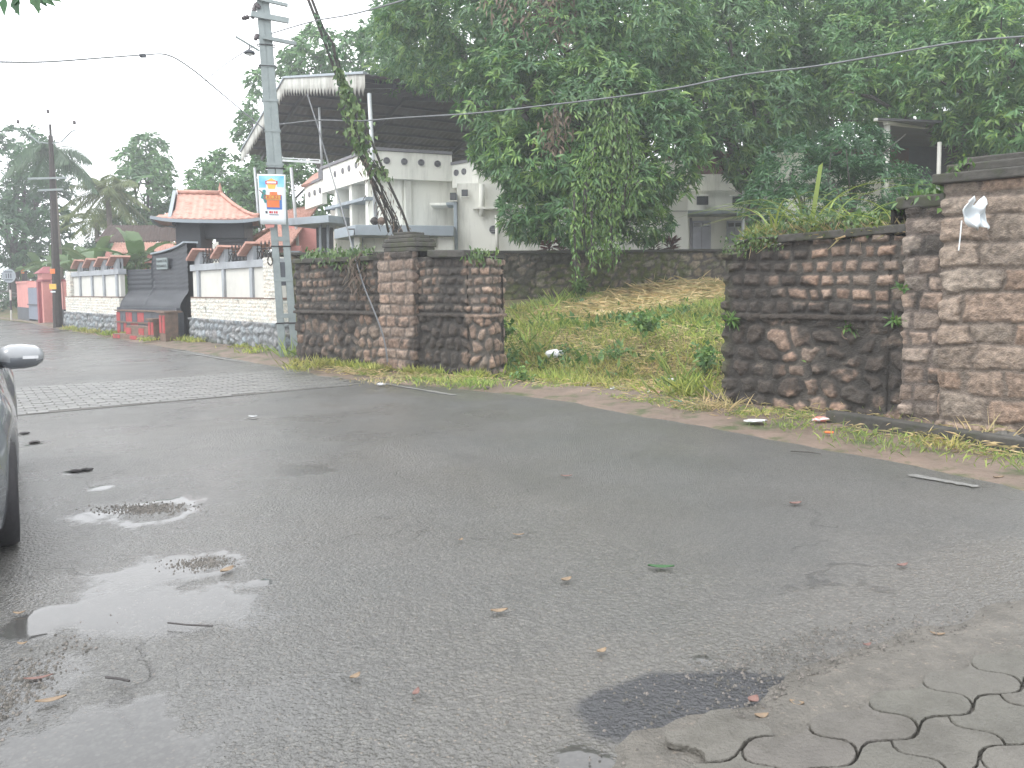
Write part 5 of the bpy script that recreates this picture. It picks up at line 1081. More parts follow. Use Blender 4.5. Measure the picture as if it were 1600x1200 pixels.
def limbs(base, targets, r0, m, parent, name='trunk', split=.45, seed=1):
    g = random.Random(seed); base = Vector(base); cen = sum((Vector(t) for t in targets), Vector())/len(targets); fork = base.lerp(Vector((cen.x, cen.y, cen.z)), split); fork.x = base.x*.6+fork.x*.4; fork.y = base.y*.6+fork.y*.4
    mb = MB(); mb.tube([base-Vector((0, 0, .3)), base.lerp(fork, .1), base.lerp(fork, .5)+Vector((g.uniform(-.1, .1), 0, 0)), fork], [r0*1.35, r0, r0*.85, r0*.7], 10)
    for t in targets:
        t = Vector(t); mid = fork.lerp(t, .5)+Vector((g.uniform(-.3, .3), g.uniform(-.3, .3), g.uniform(0, .4))); mb.tube([fork, mid, t], [r0*.5, r0*.32, r0*.1], 7)
        for _ in range(3):
            q = t+Vector((g.uniform(-.9, .9), g.uniform(-.9, .9), g.uniform(-.5, .7))); mb.tube([mid.lerp(t, g.random()), q], [r0*.14, r0*.04], 5)
    return mb.build(name, m, parent, True)
def tree(bl, label, m, seed, base_px=None, baseY=None, z0=None, r0=.25, m2=None, group=None, name='tree', **kw):
    """bl: (px, py, Y, half-width px, half-height px) turned into metres"""
    B = []
    for (px, py, Y_, hw, hh) in bl:
        c = P(px, py, Y_); s = Y_/F; B.append((c.x, c.y, c.z, hw*s, min(hw, hh)*s*.9+.2, hh*s))
    b = P(base_px or bl[0][0], 450, baseY or bl[0][2]); z0 = 0 if z0 is None else z0
    E = empty(name, (b.x, b.y, z0), label, 'tree', group)
    crown('crown', B, m, E, seed=seed, **kw)
    if m2: 
        k2 = dict(kw); k2['dens'] = kw.get('dens', 26)*.33; crown('young_leaves', B, m2, E, seed=seed+50, **k2)
    limbs((b.x, b.y, z0), [q[:3] for q in B][:9], r0, M['bark'], E, seed=seed)
    return E
# central mango tree, in front of the long wall of the house
tree([(880, 60, 21, 120, 100), (700, 60, 23, 100, 80), (770, 20, 22, 110, 90), (800, 150, 20, 85, 75), (930, 180, 19.5, 105, 85), (990, 60, 21, 110, 90), (860, 250, 19.2, 90, 60), (960, 290, 19, 85, 65), (1020, 230, 19.5, 75, 85), (900, 340, 19, 60, 38), (1000, 345, 19.3, 48, 32), (640, 75, 25, 70, 60), (820, 330, 19.6, 38, 42), (780, 225, 20, 45, 45), (850, 100, 23, 110, 90), (920, 250, 20.5, 90, 70)],
     'great mango tree with drooping dark leaves covering the middle of the white house', M['mango'], 3, 920, 23.5, 1.3, .38, M['mango2'], dens=46, ln=.21, wd=.048)
# right-hand trees
tree([(1140, 60, 24, 120, 100), (1080, 150, 22, 80, 70), (1180, 170, 22, 95, 60), (1250, 60, 25, 110, 90), (1130, 215, 21.5, 60, 45), (1240, 150, 24, 80, 60), (1060, 20, 25, 80, 60), (1168, 262, 22, 34, 26)],
     'dense mango tree between the central mango and the sheet shelter', M['mango'], 13, 1180, 24.5, 1.2, .32, M['mango2'], dens=40, ln=.21, wd=.048)
tree([(1400, 90, 22, 110, 70), (1500, 110, 20, 110, 80), (1590, 60, 19, 110, 110), (1480, 10, 22, 120, 60), (1360, 150, 21, 60, 38), (1620, 190, 18.5, 90, 60), (1330, 60, 23, 70, 60), (1520, 200, 20, 60, 30), (1560, 250, 20.5, 60, 35)],
     'hazy spreading tree above the sheet shelter at the upper right', M['leaffar'], 23, 1560, 23, 1.2, .35, M['mango2'], dens=40, ln=.2, wd=.045)
tree([(1290, 290, 15.8, 60, 45), (1350, 300, 15.4, 62, 50), (1235, 270, 16.2, 48, 55), (1400, 300, 15.6, 50, 40), (1330, 235, 16.5, 60, 35), (1200, 320, 16.4, 42, 42), (1250, 330, 15.5, 50, 40), (1330, 345, 15, 70, 30)],
     'low dark bushy tree behind the grassy top of the right stone wall', M['leafdark'], 33, 1310, 16.2, .9, .16, None, dens=85, ln=.14, wd=.03, droop=.3)
# taller trees standing behind the house
tree([(700, 40, 38, 110, 90), (840, 30, 37, 110, 100), (980, 30, 37, 110, 100), (1100, 60, 36, 110, 100), (900, 130, 36, 140, 90), (1050, 170, 36, 120, 80), (660, 100, 38, 70, 60), (1180, 200, 36, 100, 70)], 'broad tree mass behind the house, seen through the great mango tree', M['leaffar'], 101, 950, 38, 1.2, .5, None, dens=9, nl=7, ln=.42, wd=.12, droop=.3, gap=.3)
tree([(1220, 60, 36, 120, 100), (1340, 80, 35, 110, 100), (1300, 190, 35, 130, 80), (1460, 60, 35, 100, 90), (1420, 170, 35, 110, 70), (1340, 290, 34, 140, 70), (1520, 260, 34, 90, 80)], 'broad tree mass far behind the sheet shelter and annexe', M['leaffar'], 111, 1350, 37, 1.2, .5, None, dens=9, nl=7, ln=.42, wd=.12, droop=.3, gap=.3)
tree([(1580, 70, 33, 110, 110), (1600, 220, 33, 110, 90), (1680, 120, 33, 100, 110), (1690, 270, 32, 80, 80)], 'tree at the far right edge behind the gate pier', M['leafdark'], 121, 1620, 34, 1.2, .4, None, dens=10, nl=7, ln=.4, wd=.11, droop=.3, gap=.3)
tree([(-260, 300, 70, 120, 90), (-120, 330, 72, 90, 70), (-420, 280, 68, 120, 110), (-560, 330, 60, 110, 90), (-330, 400, 66, 200, 50)], 'far tree mass beyond the bend of the road, outside the left edge', M['leaffar'], 131, -300, 70, 0, .4, None, dens=5, nl=7, ln=.6, wd=.18, droop=.3, gap=.3)
# tree behind the sheet roof
tree([(500, 95, 42, 45, 45), (560, 95, 41, 55, 40), (470, 100, 43, 30, 28), (610, 100, 40, 45, 45), (640, 70, 40, 50, 60), (590, 60, 41, 30, 25), (420, 130, 44, 30, 22)], 'tree top rising behind the ridge of the sheet roof', M['leaffar'], 43, 540, 43, 0, .35, None, dens=11, nl=7, ln=.42, wd=.13, droop=.3, gap=.45)
tree([(400, 210, 48, 35, 32), (370, 275, 47, 55, 40), (430, 300, 46, 55, 60), (330, 282, 48, 40, 20), (395, 160, 49, 12, 14), (480, 290, 45, 45, 50), (350, 320, 45, 60, 40), (420, 345, 45, 60, 35)], 'leafy tree behind the power pole, left of the sheet roof', M['leaffar'], 53, 400, 48, 0, .3, None, dens=11, nl=7, ln=.42, wd=.13, droop=.3)
tree([(233, 235, 50, 26, 24), (205, 255, 50, 22, 26), (225, 300, 49, 45, 40), (255, 330, 50, 28, 35), (200, 330, 50, 30, 35), (240, 270, 49.5, 32, 25), (175, 355, 50, 40, 20), (250, 365, 48, 40, 22)], 'tall dark tree with uneven top left of the gatehouse roof', M['leaffar'], 63, 232, 50, 0, .3, None, dens=11, nl=7, ln=.4, wd=.13, droop=.3, gap=.47)
tree([(30, 240, 52, 50, 38), (70, 265, 50, 35, 40), (10, 300, 52, 40, 60), (60, 320, 51, 50, 45), (20, 370, 50, 50, 40), (85, 350, 50, 25, 30), (-30, 260, 52, 50, 60)], 'large dark tree at the far left edge behind the dark poles', M['leafdark'], 73, 20, 52, 0, .4, None, dens=11, nl=7, ln=.42, wd=.12, droop=.4)
tree([(20, 425, 53, 45, 30), (60, 410, 54, 40, 28), (100, 400, 50, 40, 24), (-14, 455, 48, 25, 30), (2, 475, 50, 22, 18), (150, 400, 45, 40, 20), (200, 395, 44, 40, 16)], 'dense low shrubs behind the pink wall at the far left', M['leafdark'], 83, 30, 46, 0, .12, None, name='shrub', dens=14, nl=7, ln=.3, wd=.09, droop=.2)['category'] = 'shrub'
tree([(300, 395, 33, 30, 14), (225, 402, 33, 20, 14), (330, 362, 36, 22, 26), (400, 395, 32, 18, 10)], 'yellow-green bushes behind the gate wall and gatehouse', M['vine2'], 93, 300, 33, .5, .06, None, name='shrub', dens=20, nl=7, ln=.2, wd=.07, droop=.2)['category'] = 'shrub'
# ------------------------------------------------------------------ palms
def frond(mb_pts, base, az, el, L_, sag, lw, n=46, seed=1, drop=.35):
    g = np.random.default_rng(seed); t = np.linspace(0, 1, n); h = np.array([math.cos(az), math.sin(az), 0.])
    x = L_*(t*math.cos(el)); z = L_*(t*math.sin(el)-sag*t*t); p = np.array(base)+h*x[:, None]+np.array([0, 0, 1.])*z[:, None]
    tg = nrm(np.gradient(p, axis=0)); side = nrm(np.cross(tg, [0, 0, 1.])); B, D, Ls = [], [], []
    for s_ in (-1, 1):
        k = t > .12; d = nrm(side[k]*s_+tg[k]*.55+np.array([0, 0, -1.])*drop+g.normal(size=(k.sum(), 3))*.08); B.append(p[k]); D.append(d); Ls.append(lw*np.sin(math.pi*np.clip(t[k]*.9+.08, 0, 1))**.6)
    return p, np.concatenate(B), np.concatenate(D), np.concatenate(Ls)
def palm(c, z0, label, m, nf, L_, lw, sag, seed, tr=.16, els=(-.5, 1.2), drop=.35, hint=(0, 0)):
    g = random.Random(seed); E = empty('palm_tree', (c.x, c.y, z0), label, 'palm'); mb = MB()
    mb.tube([(c.x+.2, c.y, z0-.2), (c.x+.1, c.y, (z0+c.z)/2), (c.x, c.y, c.z)], [tr*1.3, tr, tr*.8], 10); mb.build('trunk', M['palmbark'], E, True)
    for k in range(nf):
        az = k*2.399+g.uniform(-.2, .2); el = els[0]+(els[1]-els[0])*(k+.5)/nf
        p, B, D, Ls = frond(None, tuple(c), az, el, L_*g.uniform(.85, 1.1), sag*g.uniform(.8, 1.2), lw, seed=seed*50+k, drop=drop)
        o = leaves('frond', B, D, np.tile([[0, 0, 1.]], (len(B), 1)), Ls, np.full(len(B), lw*.065), m, E, 0)
        mb = MB(); mb.tube(p[::5], list(np.linspace(.035, .008, len(p[::5]))), 5); q = mb.build('rib', m, o)
palm(P(168, 300, 46), 0, 'coconut palm with yellowing fronds left of the gatehouse', M['palm'], 20, 2.6, .75, .55, 3, drop=.7, els=(-.6, 1.3))
palm(P(150, 345, 49), 0, 'smaller coconut palm half hidden behind the banana plants', M['palm'], 12, 2.4, .7, .5, 7, els=(-.5, 1.1))
palm(P(80, 236, 43), 0, 'tall dark palm with drooping feathery fronds behind the dark pole', M['palm2'], 11, 2.6, 1.0, .75, 9, els=(-.3, .9), drop=1.3)
# ------------------------------------------------------------------ banana plants
def banana(seed):
    g = random.Random(seed); E = bpy.data.objects.new('banana_plant', None); COL.objects.link(E)
    mb = MB(); mb.tube([(0, 0, -.2), (.03, 0, .8), (0, .02, 1.7)], [.14, .11, .07], 10); o = mb.build('stem', M['vine2'], smooth=True); o.parent = E
    for k in range(8):
        az = k*2.4+g.uniform(-.3, .3); el = g.uniform(.45, 1.35); L_ = g.uniform(1.5, 2.1); w_ = g.uniform(.42, .56); V_ = []; Fc = []; n = 14
        h = Vector((math.cos(az), math.sin(az), 0)); s = Vector((-h.y, h.x, 0))
        for i_ in range(n+1):
            t = i_/n; c = h*(L_*t*math.cos(el))+Vector((0, 0, 1.6+L_*(t*math.sin(el)-.5*math.cos(el*.6)*t*t))); ww = w_/2*math.sin(math.pi*min(1, t*.95+.06))**.55*(0 if t < .12 else 1)+.012
            rip = .1*math.sin(i_*2.1+k); V_ += [tuple(c-s*ww+Vector((0, 0, ww*(.3+rip)))), tuple(c), tuple(c+s*ww+Vector((0, 0, ww*(.3-rip))))]
        for i_ in range(n):
            for j in range(2): Fc.append((i_*3+j, i_*3+j+1, i_*3+4+j, i_*3+3+j))
        o = np_mesh('leaf', V_, Fc, M['banana'], None, False); o.parent = E
    return E
bn = [(66, 425, 47, 1.35, 'banana plant behind the pink pier and the first dark pole'), (115, 420, 41, 1.3, 'banana plant right of the dark pole, leaning over the white wall'), (150, 415, 35, 1.25, 'banana plant behind the left end of the white wall caps'), (195, 410, 33.5, 1.2, 'banana plant beside the stepped top of the black gate wall'),
      (215, 405, 33, 1.3, 'upright banana plant in front of the old tiled roof'), (34, 428, 52, 1.5, 'banana plant behind the round road sign'), (95, 418, 45, 1.5, 'banana plant standing between the two dark poles and the palm'), (135, 412, 39, 1.3, 'banana plant below the smaller coconut palm')]
b1_, b2_ = banana(3), banana(8)
for k, (px, py, Y_, sc, lb) in enumerate(bn):
    o = (b1_, b2_)[k] if k < 2 else copy_tree((b1_, b2_)[k % 2]); q = P(px, py, Y_); o.location = (q.x, q.y, .1 if k != 4 else .3); o.rotation_euler = (0, 0, k*1.3); o.scale = (sc, sc, sc*(1.0+.07*(k % 3))); tag(o, lb, 'banana plant', 'banana plants behind the compound walls')
# ------------------------------------------------------------------ creepers
def hang(name, pts, m, label, n, spread, ln, wd, seed, cat='creeper', stems=None, dvec=(0, 0, -1)):
    g = np.random.default_rng(seed); Pp = np.array([tuple(p) for p in pts]); d = np.r_[0, np.cumsum(np.linalg.norm(np.diff(Pp, axis=0), axis=1))]; t = g.uniform(0, d[-1], n)
    sp = np.interp(t, d, spread if hasattr(spread, '__len__') else [spread]*len(pts))
    B = np.stack([np.interp(t, d, Pp[:, k]) for k in range(3)], -1)+g.normal(size=(n, 3))*sp[:, None]*np.array([1, .7, .8])
    D = nrm(rdir(n, g)*.8+np.array(dvec)); E = empty(name, tuple(pts[0]), label, cat)
    leaves('foliage', B, D, rdir(n, g)+np.array([0, -1, .5]), g.uniform(.7, 1.3, n)*ln, g.uniform(.7, 1.2, n)*wd, m, E)
    mb = MB()
    for k in range(stems or 5):
        q = [tuple(Vector(p)+Vector((g.uniform(-1, 1)*.7, g.uniform(-1, 1)*.5, 0))*float(s_)) for p, s_ in zip(pts, (spread if hasattr(spread, '__len__') else [spread]*len(pts)))]; mb.tube(q, .012, 4)
    mb.build('stem', M['rustywire'], E); return E
hang('creeper', [P(528, 105, 16.5), P(535, 125, 16.6), P(543, 145, 16.6), P(550, 170, 16.7), P(562, 215, 16.8), P(565, 240, 16.9)], M['vine2'], 'leafy green creeper thickest halfway down the crossing guy wires', 430, [.02, .03, .06, .13, .12, .06], .12, .09, 5)
hang('creeper', [P(492, 20, 16.4), P(520, 70, 16.5), P(532, 120, 16.6), P(545, 150, 16.7)], M['leafdark'], 'sparse dark creeper leaves high on the guy wires against the sky', 110, [.02, .05, .1, .07], .1, .06, 6)
hang('creeper', [P(560, 235, 16.8), P(590, 290, 17.1), P(612, 340, 17.4), P(622, 366, 17.6)], M['dryleaf'], 'dry brown creeper roots hanging from the lower guy wires', 90, [.08, .14, .2, .18], .16, .03, 7, stems=16)
hang('creeper', [P(580, 250, 16.9), P(600, 275, 17)], M['vine2'], 'small green creeper sprig beside the porthole parapet', 70, [.12, .1], .12, .08, 71)
for k, (pts, n, sp, lb) in enumerate(((
        [(950, 150), (955, 220), (952, 290), (950, 350), (948, 400)], 1500, .2, 'yellow-green creeper curtain hanging down the middle of the great mango tree'),
        ([(925, 230), (915, 300), (908, 380)], 420, .13, 'yellow-green creeper strands left of the main creeper curtain'),
        ([(980, 180), (985, 260), (975, 330)], 420, .12, 'yellow-green creeper strands right of the main creeper curtain'),
        ([(897, 300), (898, 370), (899, 440)], 120, .04, 'single long creeper strand dangling in front of the mossy back wall'),
        ([(925, 330), (926, 420)], 70, .05, 'short creeper strand dangling above the hay'))):
    hang('creeper', [P(x, y, 18.0-.05*k) for x, y in pts], M['vine'], lb, n, sp, .13, .05, 80+k)
hang('creeper', [P(840, 5, 20.0), P(845, 40, 20.0)], M['dryleaf'], 'patch of brown withered leaves high in the great mango tree', 500, .5, .2, .06, 91)
hang('creeper', [P(872, 170, 18.4), P(868, 235, 18.4)], M['dryleaf'], 'brown withered leaves hanging inside the great mango tree', 160, .2, .2, .06, 92)
# overhanging twig at the top-left corner
E = empty('leafy_twig', tuple(P(45, 5, 4)), 'overhanging leafy twig tip at the top left corner of the sky', 'twig')
g = np.random.default_rng(4); B = np.array([tuple(P(px, py, 4)) for px, py in ((8, -6), (20, -4), (30, -8), (45, -6), (55, -8), (62, -5), (70, -6), (36, -10), (50, -12))]); D = nrm(np.array([(-.1, 0, -1), (.3, 0, -.8), (-.3, .1, -.9), (.6, 0, -.6), (.2, 0, -1), (.9, 0, -.4), (1, 0, -.2), (-.6, 0, -.5), (.6, .2, -.5)]))
leaves('foliage', B, D, np.tile([[0, -1, .3]], (9, 1)), np.full(9, .085), np.full(9, .045), M['leafdark'], E); MB().tube([P(-30, -22, 4.1), P(30, -10, 4), P(75, -8, 4)], .004, 5).build('stem', M['bark'], E)
# ------------------------------------------------------------------ red-leaved shrubs by the back wall
def cord(px, py, Y_, h, label, seed, m=M['redleaf']):
    q = P(px, py, Y_); E = empty('cordyline', tuple(q), label, 'plant', 'red-leaved plants above the back wall'); g = np.random.default_rng(seed); n = 60
    t = g.uniform(.2, 1, n); B = np.array(q)+np.stack([g.normal(size=n)*.05, g.normal(size=n)*.05, t*h*.75], -1); D = nrm(rdir(n, g)*np.array([1, 1, .3])+np.array([0, 0, .9])*t[:, None])
    leaves('foliage', B, D, np.tile([[0, 0, 1.]], (n, 1)), g.uniform(.25, .42, n), g.uniform(.05, .09, n), m, E); mb = MB(); mb.tube([q, q+Vector((.02, 0, h*.8))], .025, 6); mb.build('stem', M['bark'], E)
for k, (px, h, lb) in enumerate(((858, .62, 'red-leaved plant at the left of the pair below the portholes'), (880, .7, 'dark red-leaved plant right of the pair below the portholes'), (1021, .55, 'squat dark red plant behind the back wall near the middle of the hay'), (1048, .5, 'red-leaved plant nearest the lilac door'))): cord(px, 398, 22.8, h, lb, 200+k)
# ------------------------------------------------------------------ plot vegetation
def blades(name, n, region, m, h, w_, label, seed, lean=.5, clump=True, zf=hplot, kind='stuff', dens=None, flat=False, cat='grass', arch=False):
    g = np.random.default_rng(seed); x, y = region(g, n)
    if dens is not None: k = g.random(len(x)) < dens(x, y); x, y = x[k], y[k]
    n = len(x); z = zf(x, y); B = np.stack([x, y, z-.01], -1)
    if flat: B[:, 2] += g.uniform(.0, .1, n); D = nrm(rdir(n, g)*np.array([1, 1, .16])+np.array([0, 0, .05]))
    else: D = nrm(rdir(n, g)*lean+np.array([0, 0, 1.]))
    hh = g.uniform(.5, 1.4, n)*(h(x, y) if callable(h) else h); o = leaves(name, B, D, nrm(rdir(n, g)+np.array([0, -.6, 0])), hh, np.full(n, w_)*g.uniform(.6, 1.3, n), m, None, .1)
    tag(o, label, cat, kind=kind); return o
def plotreg(d0, d1, s0=-.2, s1=1.25):
    def f(g, n):
        d = g.uniform(d0, d1, n); s = g.uniform(s0, s1, n); a = np.array([2.85, 11.1]); b = np.array([-.3, 13.9]); x = a[0]+(b[0]-a[0])*s+.66*d+(-.25)*d*s*0; y = a[1]+(b[1]-a[1])*s+.75*d; return x, y
    return f
allp = plotreg(-.9, 11, -1.3, 1.7)
def dpl(x, y): return (x-2.85)*.66+(y-11.1)*.75
def noWall(x, y):
    # stay clear of the two walls' footprints
    return np.where((y < 21.9) & ((dpl(x, y) > .0) | ((x < 2.6) & (x > -.4))), 1.0, 0)
heap = lambda x, y: np.exp(-(((x-4.4)/1.8)**2+((y-19.2)/1.5)**2))+.4*np.exp(-(((x-1.9)/1.6)**2+((y-17.2)/1.0)**2))
def hz(x, y): return hplot(x, y)+.32*heap(x, y)
green = lambda x, y: noWall(x, y)*np.clip(1.05-heap(x, y)*1.3-.7*sst(.48, .66, fbm(x*.8, y*.8, 71)), .08, 1)
blades('plot_grass', 90000, allp, M['grass'], .2, .015, 'short green and yellowing grass covering the empty plot', 1, dens=green, lean=.8)
blades('bright_grass', 40000, allp, M['grassy'], .24, .016, 'bright green grass patches in the plot', 2, dens=lambda x, y: green(x, y)*sst(.5, .62, fbm(x*1.1, y*1.1, 15)), lean=.7)
blades('dry_grass', 45000, allp, M['hay'], .2, .012, 'dry straw scattered among the plot grass', 3, dens=lambda x, y: noWall(x, y)*(.18+.8*sst(.5, .65, fbm(x*.8, y*.8, 71))), flat=True)
blades('ground_cover', 26000, allp, M['weed'], .11, .06, 'low broad-leaved ground cover in the plot', 4, dens=lambda x, y: noWall(x, y)*sst(.5, .6, fbm(x*.9+9, y*.9, 19))*(1-np.clip(heap(x, y), 0, .9)), lean=1.2)
hp = blades('hay_heap', 36000, plotreg(2, 11, -.9, 1.5), M['hay'], .36, .014, 'pale heap of cut dry grass near the back wall', 5, dens=lambda x, y: np.clip(heap(x, y)*1.2, 0, 1)*noWall(x, y), flat=True, zf=hz, cat='hay')
hX, hY = np.meshgrid(np.linspace(.2, 7, 60), np.linspace(15.5, 21.8, 50)); hZ = hz(hX, hY)-.02-.06*(heap(hX, hY) < .15); o = gridmesh('hay_mound', hX, hY, hZ, M['hay'], mask=(heap(hX, hY) > .18)[:-1, :-1]); tag(o, 'soft mound of dried grass under the loose hay', 'hay', kind='stuff')
def tuft(px, py, z_, n, h, w_, m, label, seed, lean=.6, sp=.12, cat='weed', name='weed', group=None, p=None, dvec=(0, 0, 1)):
    q = p or G(px, py, z_); E = None; g = np.random.default_rng(seed); B = np.array(q)+g.normal(size=(n, 3))*np.array([sp, sp, .01]); B[:, 2] = q.z-.01+np.abs(g.normal(size=n))*.01
    o = leaves(name, B, nrm(rdir(n, g)*lean+np.array(dvec)), rdir(n, g), g.uniform(.5, 1.3, n)*h, np.full(n, w_), m, None, .1); tag(o, label, cat, group, kind='stuff'); return o
blades('dead_grass', 30000, allp, M['dryleaf'], .16, .014, 'brown dead grass patches in the plot', 6, dens=lambda x, y: noWall(x, y)*sst(.52, .62, fbm(x*1.3+4, y*1.3, 33)), lean=.9)
blades('clover_clumps', 22000, allp, M['weed'], .24, .08, 'clumps of broad green weeds in the plot', 7, dens=lambda x, y: noWall(x, y)*sst(.6, .66, fbm(x*1.9+3, y*1.9, 58)), lean=1.1)
blades('tall_weeds', 9000, allp, M['grassy'], .5, .018, 'taller grass stems along the plot edges', 8, dens=lambda x, y: noWall(x, y)*(np.clip(1-np.abs(x+.1-.2*(y-13))/.5, 0, 1)+.8*np.exp(-((x-2.5)/.35)**2)*(y < 12.5)), lean=.6)
# weeds along the wall feet
def footreg(g, n):
    A_ = np.array([(q.x, q.y) for q in (l0, l1, l2, l3)]); s = g.uniform(0, 3, n); i_ = np.minimum(s.astype(int), 2); f = (s-i_)[:, None]; q = A_[i_]*(1-f)+A_[i_+1]*f-np.abs(g.normal(size=n))[:, None]*.16*np.array([[tnl.x, tnl.y]]); return q[:, 0], q[:, 1]
blades('foot_weeds', 5200, footreg, M['grass'], .2, .02, 'mixed weeds along the foot of the left stone wall', 41, dens=lambda x, y: sst(.42, .58, fbm(x*2.5, y*2.5, 14)), zf=lambda x, y: .05+0*x, lean=.8)
def footreg2(g, n):
    A_ = np.array([(q.x, q.y) for q in (V2(wL0), V2(wL1), V2(wR0), V2(wR1))]); s = g.uniform(0, 3, n); i_ = np.minimum(s.astype(int), 2); f = (s-i_)[:, None]; q = A_[i_]*(1-f)+A_[i_+1]*f+np.abs(g.normal(size=n))[:, None]*.2*np.array([[-.68, -.73]]); return q[:, 0], q[:, 1]
blades('roadside_weeds', 5000, footreg2, M['grass'], .2, .03, 'scrubby weeds along the foot of the white compound walls', 42, dens=lambda x, y: sst(.48, .6, fbm(x*1.2, y*1.2, 24)), zf=lambda x, y: .03+0*x, lean=.8)
# broad-leaved weeds in the plot and along the walls
def herb(q, n, h, sp, ls, m, label, seed, group=None, name='weed'):
    E = empty(name, tuple(q), label, 'weed', group); g = np.random.default_rng(seed); q = np.array(q); mb = MB(); tips = []
    for k in range(max(3, n//12)):
        a = g.uniform(0, 6.28); r_ = g.uniform(.1, 1)*sp; t_ = q+np.array([math.cos(a)*r_, math.sin(a)*r_, g.uniform(.5, 1)*h]); mb.tube([tuple(q), tuple((q+t_)/2+np.array([0, 0, h*.15])), tuple(t_)], .006, 4); tips.append(t_)
    mb.build('stem', m, E); T = np.array(tips); i_ = g.integers(0, len(T), n); u = g.uniform(.35, 1, n)[:, None]; B = q+(T[i_]-q)*u+g.normal(size=(n, 3))*sp*.12
    leaves('foliage', B, nrm(rdir(n, g)+np.array([0, -.2, .15])), rdir(n, g)*.6+np.array([0, -.3, 1]), g.uniform(.6, 1.3, n)*ls, g.uniform(.5, .9, n)*ls, m, E)
def onplot(px, py):
    z = .3
    for _ in range(25):
        q = G(px, py, min(z, 1.44)); z = .5*z+.5*float(hplot(np.array([q.x]), np.array([q.y]))[0])
    return G(px, py, min(z, 1.44))
hb = [(790, 535, 60, .55, .18, .12, 'leafy weed climbing the broken end of the left stone wall'), (785, 585, 200, .5, .4, .09, 'bushy weeds at the foot of the broken left wall end'), (905, 470, 150, .6, .35, .13, 'leafy bush in front of the back wall, left of the hay'), (850, 470, 160, .5, .6, .1, 'low bright weeds along the back wall at its left'),
      (1010, 520, 200, .4, .5, .1, 'green leafy clump in the hay near the middle of the plot'), (1100, 590, 160, .55, .35, .09, 'thick green weeds against the left end of the right stone wall'), (885, 560, 120, .2, .4, .06, 'low leafy patch around the white plastic bag'), (960, 560, 120, .18, .45, .055, 'creeping green weeds in the centre of the plot'), (1115, 500, 50, .3, .15, .09, 'fern tuft growing on the mossy end of the right stone wall'), (820, 600, 80, .25, .3, .07, 'weeds at the road edge of the plot near its left corner')]
for k, (px, py, n, h, sp, ls, lb) in enumerate(hb): herb(onplot(px, py), n, h, sp, ls, M['weed'], lb, 300+k)
wl = [(468, 580, 'long-bladed grass clump by the foot of the steel pole', 70, .3, .018, 'grass'), (500, 575, 'green weeds between the steel pole and the stone wall', 90, .3, .02, 'grass'), (545, 572, 'leafy weeds under the first stretch of the left stone wall', 80, .25, .02, 'grassy'), (452, 560, 'tall grass sprouting between the legs of the steel pole', 40, .55, .02, 'grassy'),
      (660, 596, 'grass fringe below the central pier of the left wall', 120, .12, .016, 'grassy'), (700, 600, 'grass fringe below the right part of the left wall', 140, .14, .016, 'grass'), (745, 604, 'weeds on the verge at the corner of the left wall', 150, .2, .018, 'grassy'), (600, 596, 'yellowed grass on the verge before the pier', 120, .12, .014, 'hay'), (230, 533, 'weeds at the foot of the chequered parapet', 60, .2, .03, 'grass'), (165, 524, 'weeds at the foot of the left white wall', 60, .25, .03, 'grassy'), (395, 552, 'moss and weeds under the right white wall', 80, .2, .025, 'grass'),
      (1310, 640, 'leafy weed at the foot of the right wall above the beam end', 60, .2, .03, 'grassy'), (1240, 668, 'grass tuft on the verge before the right wall', 90, .1, .012, 'grassy'), (1345, 688, 'grass tuft on the verge below the beam', 120, .12, .012, 'grassy'), (1420, 700, 'short grass at the asphalt edge on the right', 150, .1, .012, 'grassy'), (1470, 700, 'weeds against the kerb beam', 80, .14, .014, 'grass'), (1540, 690, 'tall dry weed in front of the gate pier', 22, .32, .008, 'hay'), (1590, 730, 'green tuft at the right edge of the verge', 80, .12, .01, 'grassy'), (1080, 620, 'long grass spilling from the plot beside the right wall end', 200, .4, .015, 'grass'), (1120, 640, 'dry stalks at the corner of the right wall end', 60, .28, .01, 'hay'), (1400, 655, 'small weed between the wall and the beam', 40, .18, .02, 'grassy'), (1190, 648, 'grass clump under the blackened wall', 90, .1, .014, 'grass')]
for k, (px, py, lb, n, h, w_, m) in enumerate(wl): tuft(px, py, .05, n, h, w_, M[m], lb, 400+k, lean=.8, sp=.14 if n < 100 else .25)
def verge_reg(g, n):
    E_ = np.array([(p[0], p[1]) for p in edge[1:9]]); W_ = np.array([(q[0], q[1]) for q in [V2(G(1600, 690)), V2(G(1420, 662)), V2(G(1250, 645)), V2(G(1140, 640)), V2(G(960, 605)), V2(G(780, 600)), V2(G(640, 592)), V2(G(500, 578))]])
    s = g.uniform(0, 7, n); i_ = s.astype(int); f = (s-i_)[:, None]; a = E_[i_]*(1-f)+E_[np.minimum(i_+1, 7)]*f; b = W_[i_]*(1-f)+W_[np.minimum(i_+1, 7)]*f; t = g.uniform(.4, 1.0, n)[:, None]; q = a*(1-t)+b*t; return q[:, 0], q[:, 1]
blades('verge_grass', 9000, verge_reg, M['grassy'], .06, .011, 'short patchy grass on the muddy verge', 21, dens=lambda x, y: sst(.5, .6, fbm(x*2.2, y*2.2, 5)), zf=lambda x, y: .05+0*x, lean=.9)
blades('verge_straw', 3500, verge_reg, M['hay'], .14, .008, 'dry straw and stalks strewn over the verge', 22, flat=True, zf=lambda x, y: .04+0*x, dens=lambda x, y: .3+.7*sst(.45, .6, fbm(x*1.5, y*1.5, 9)))
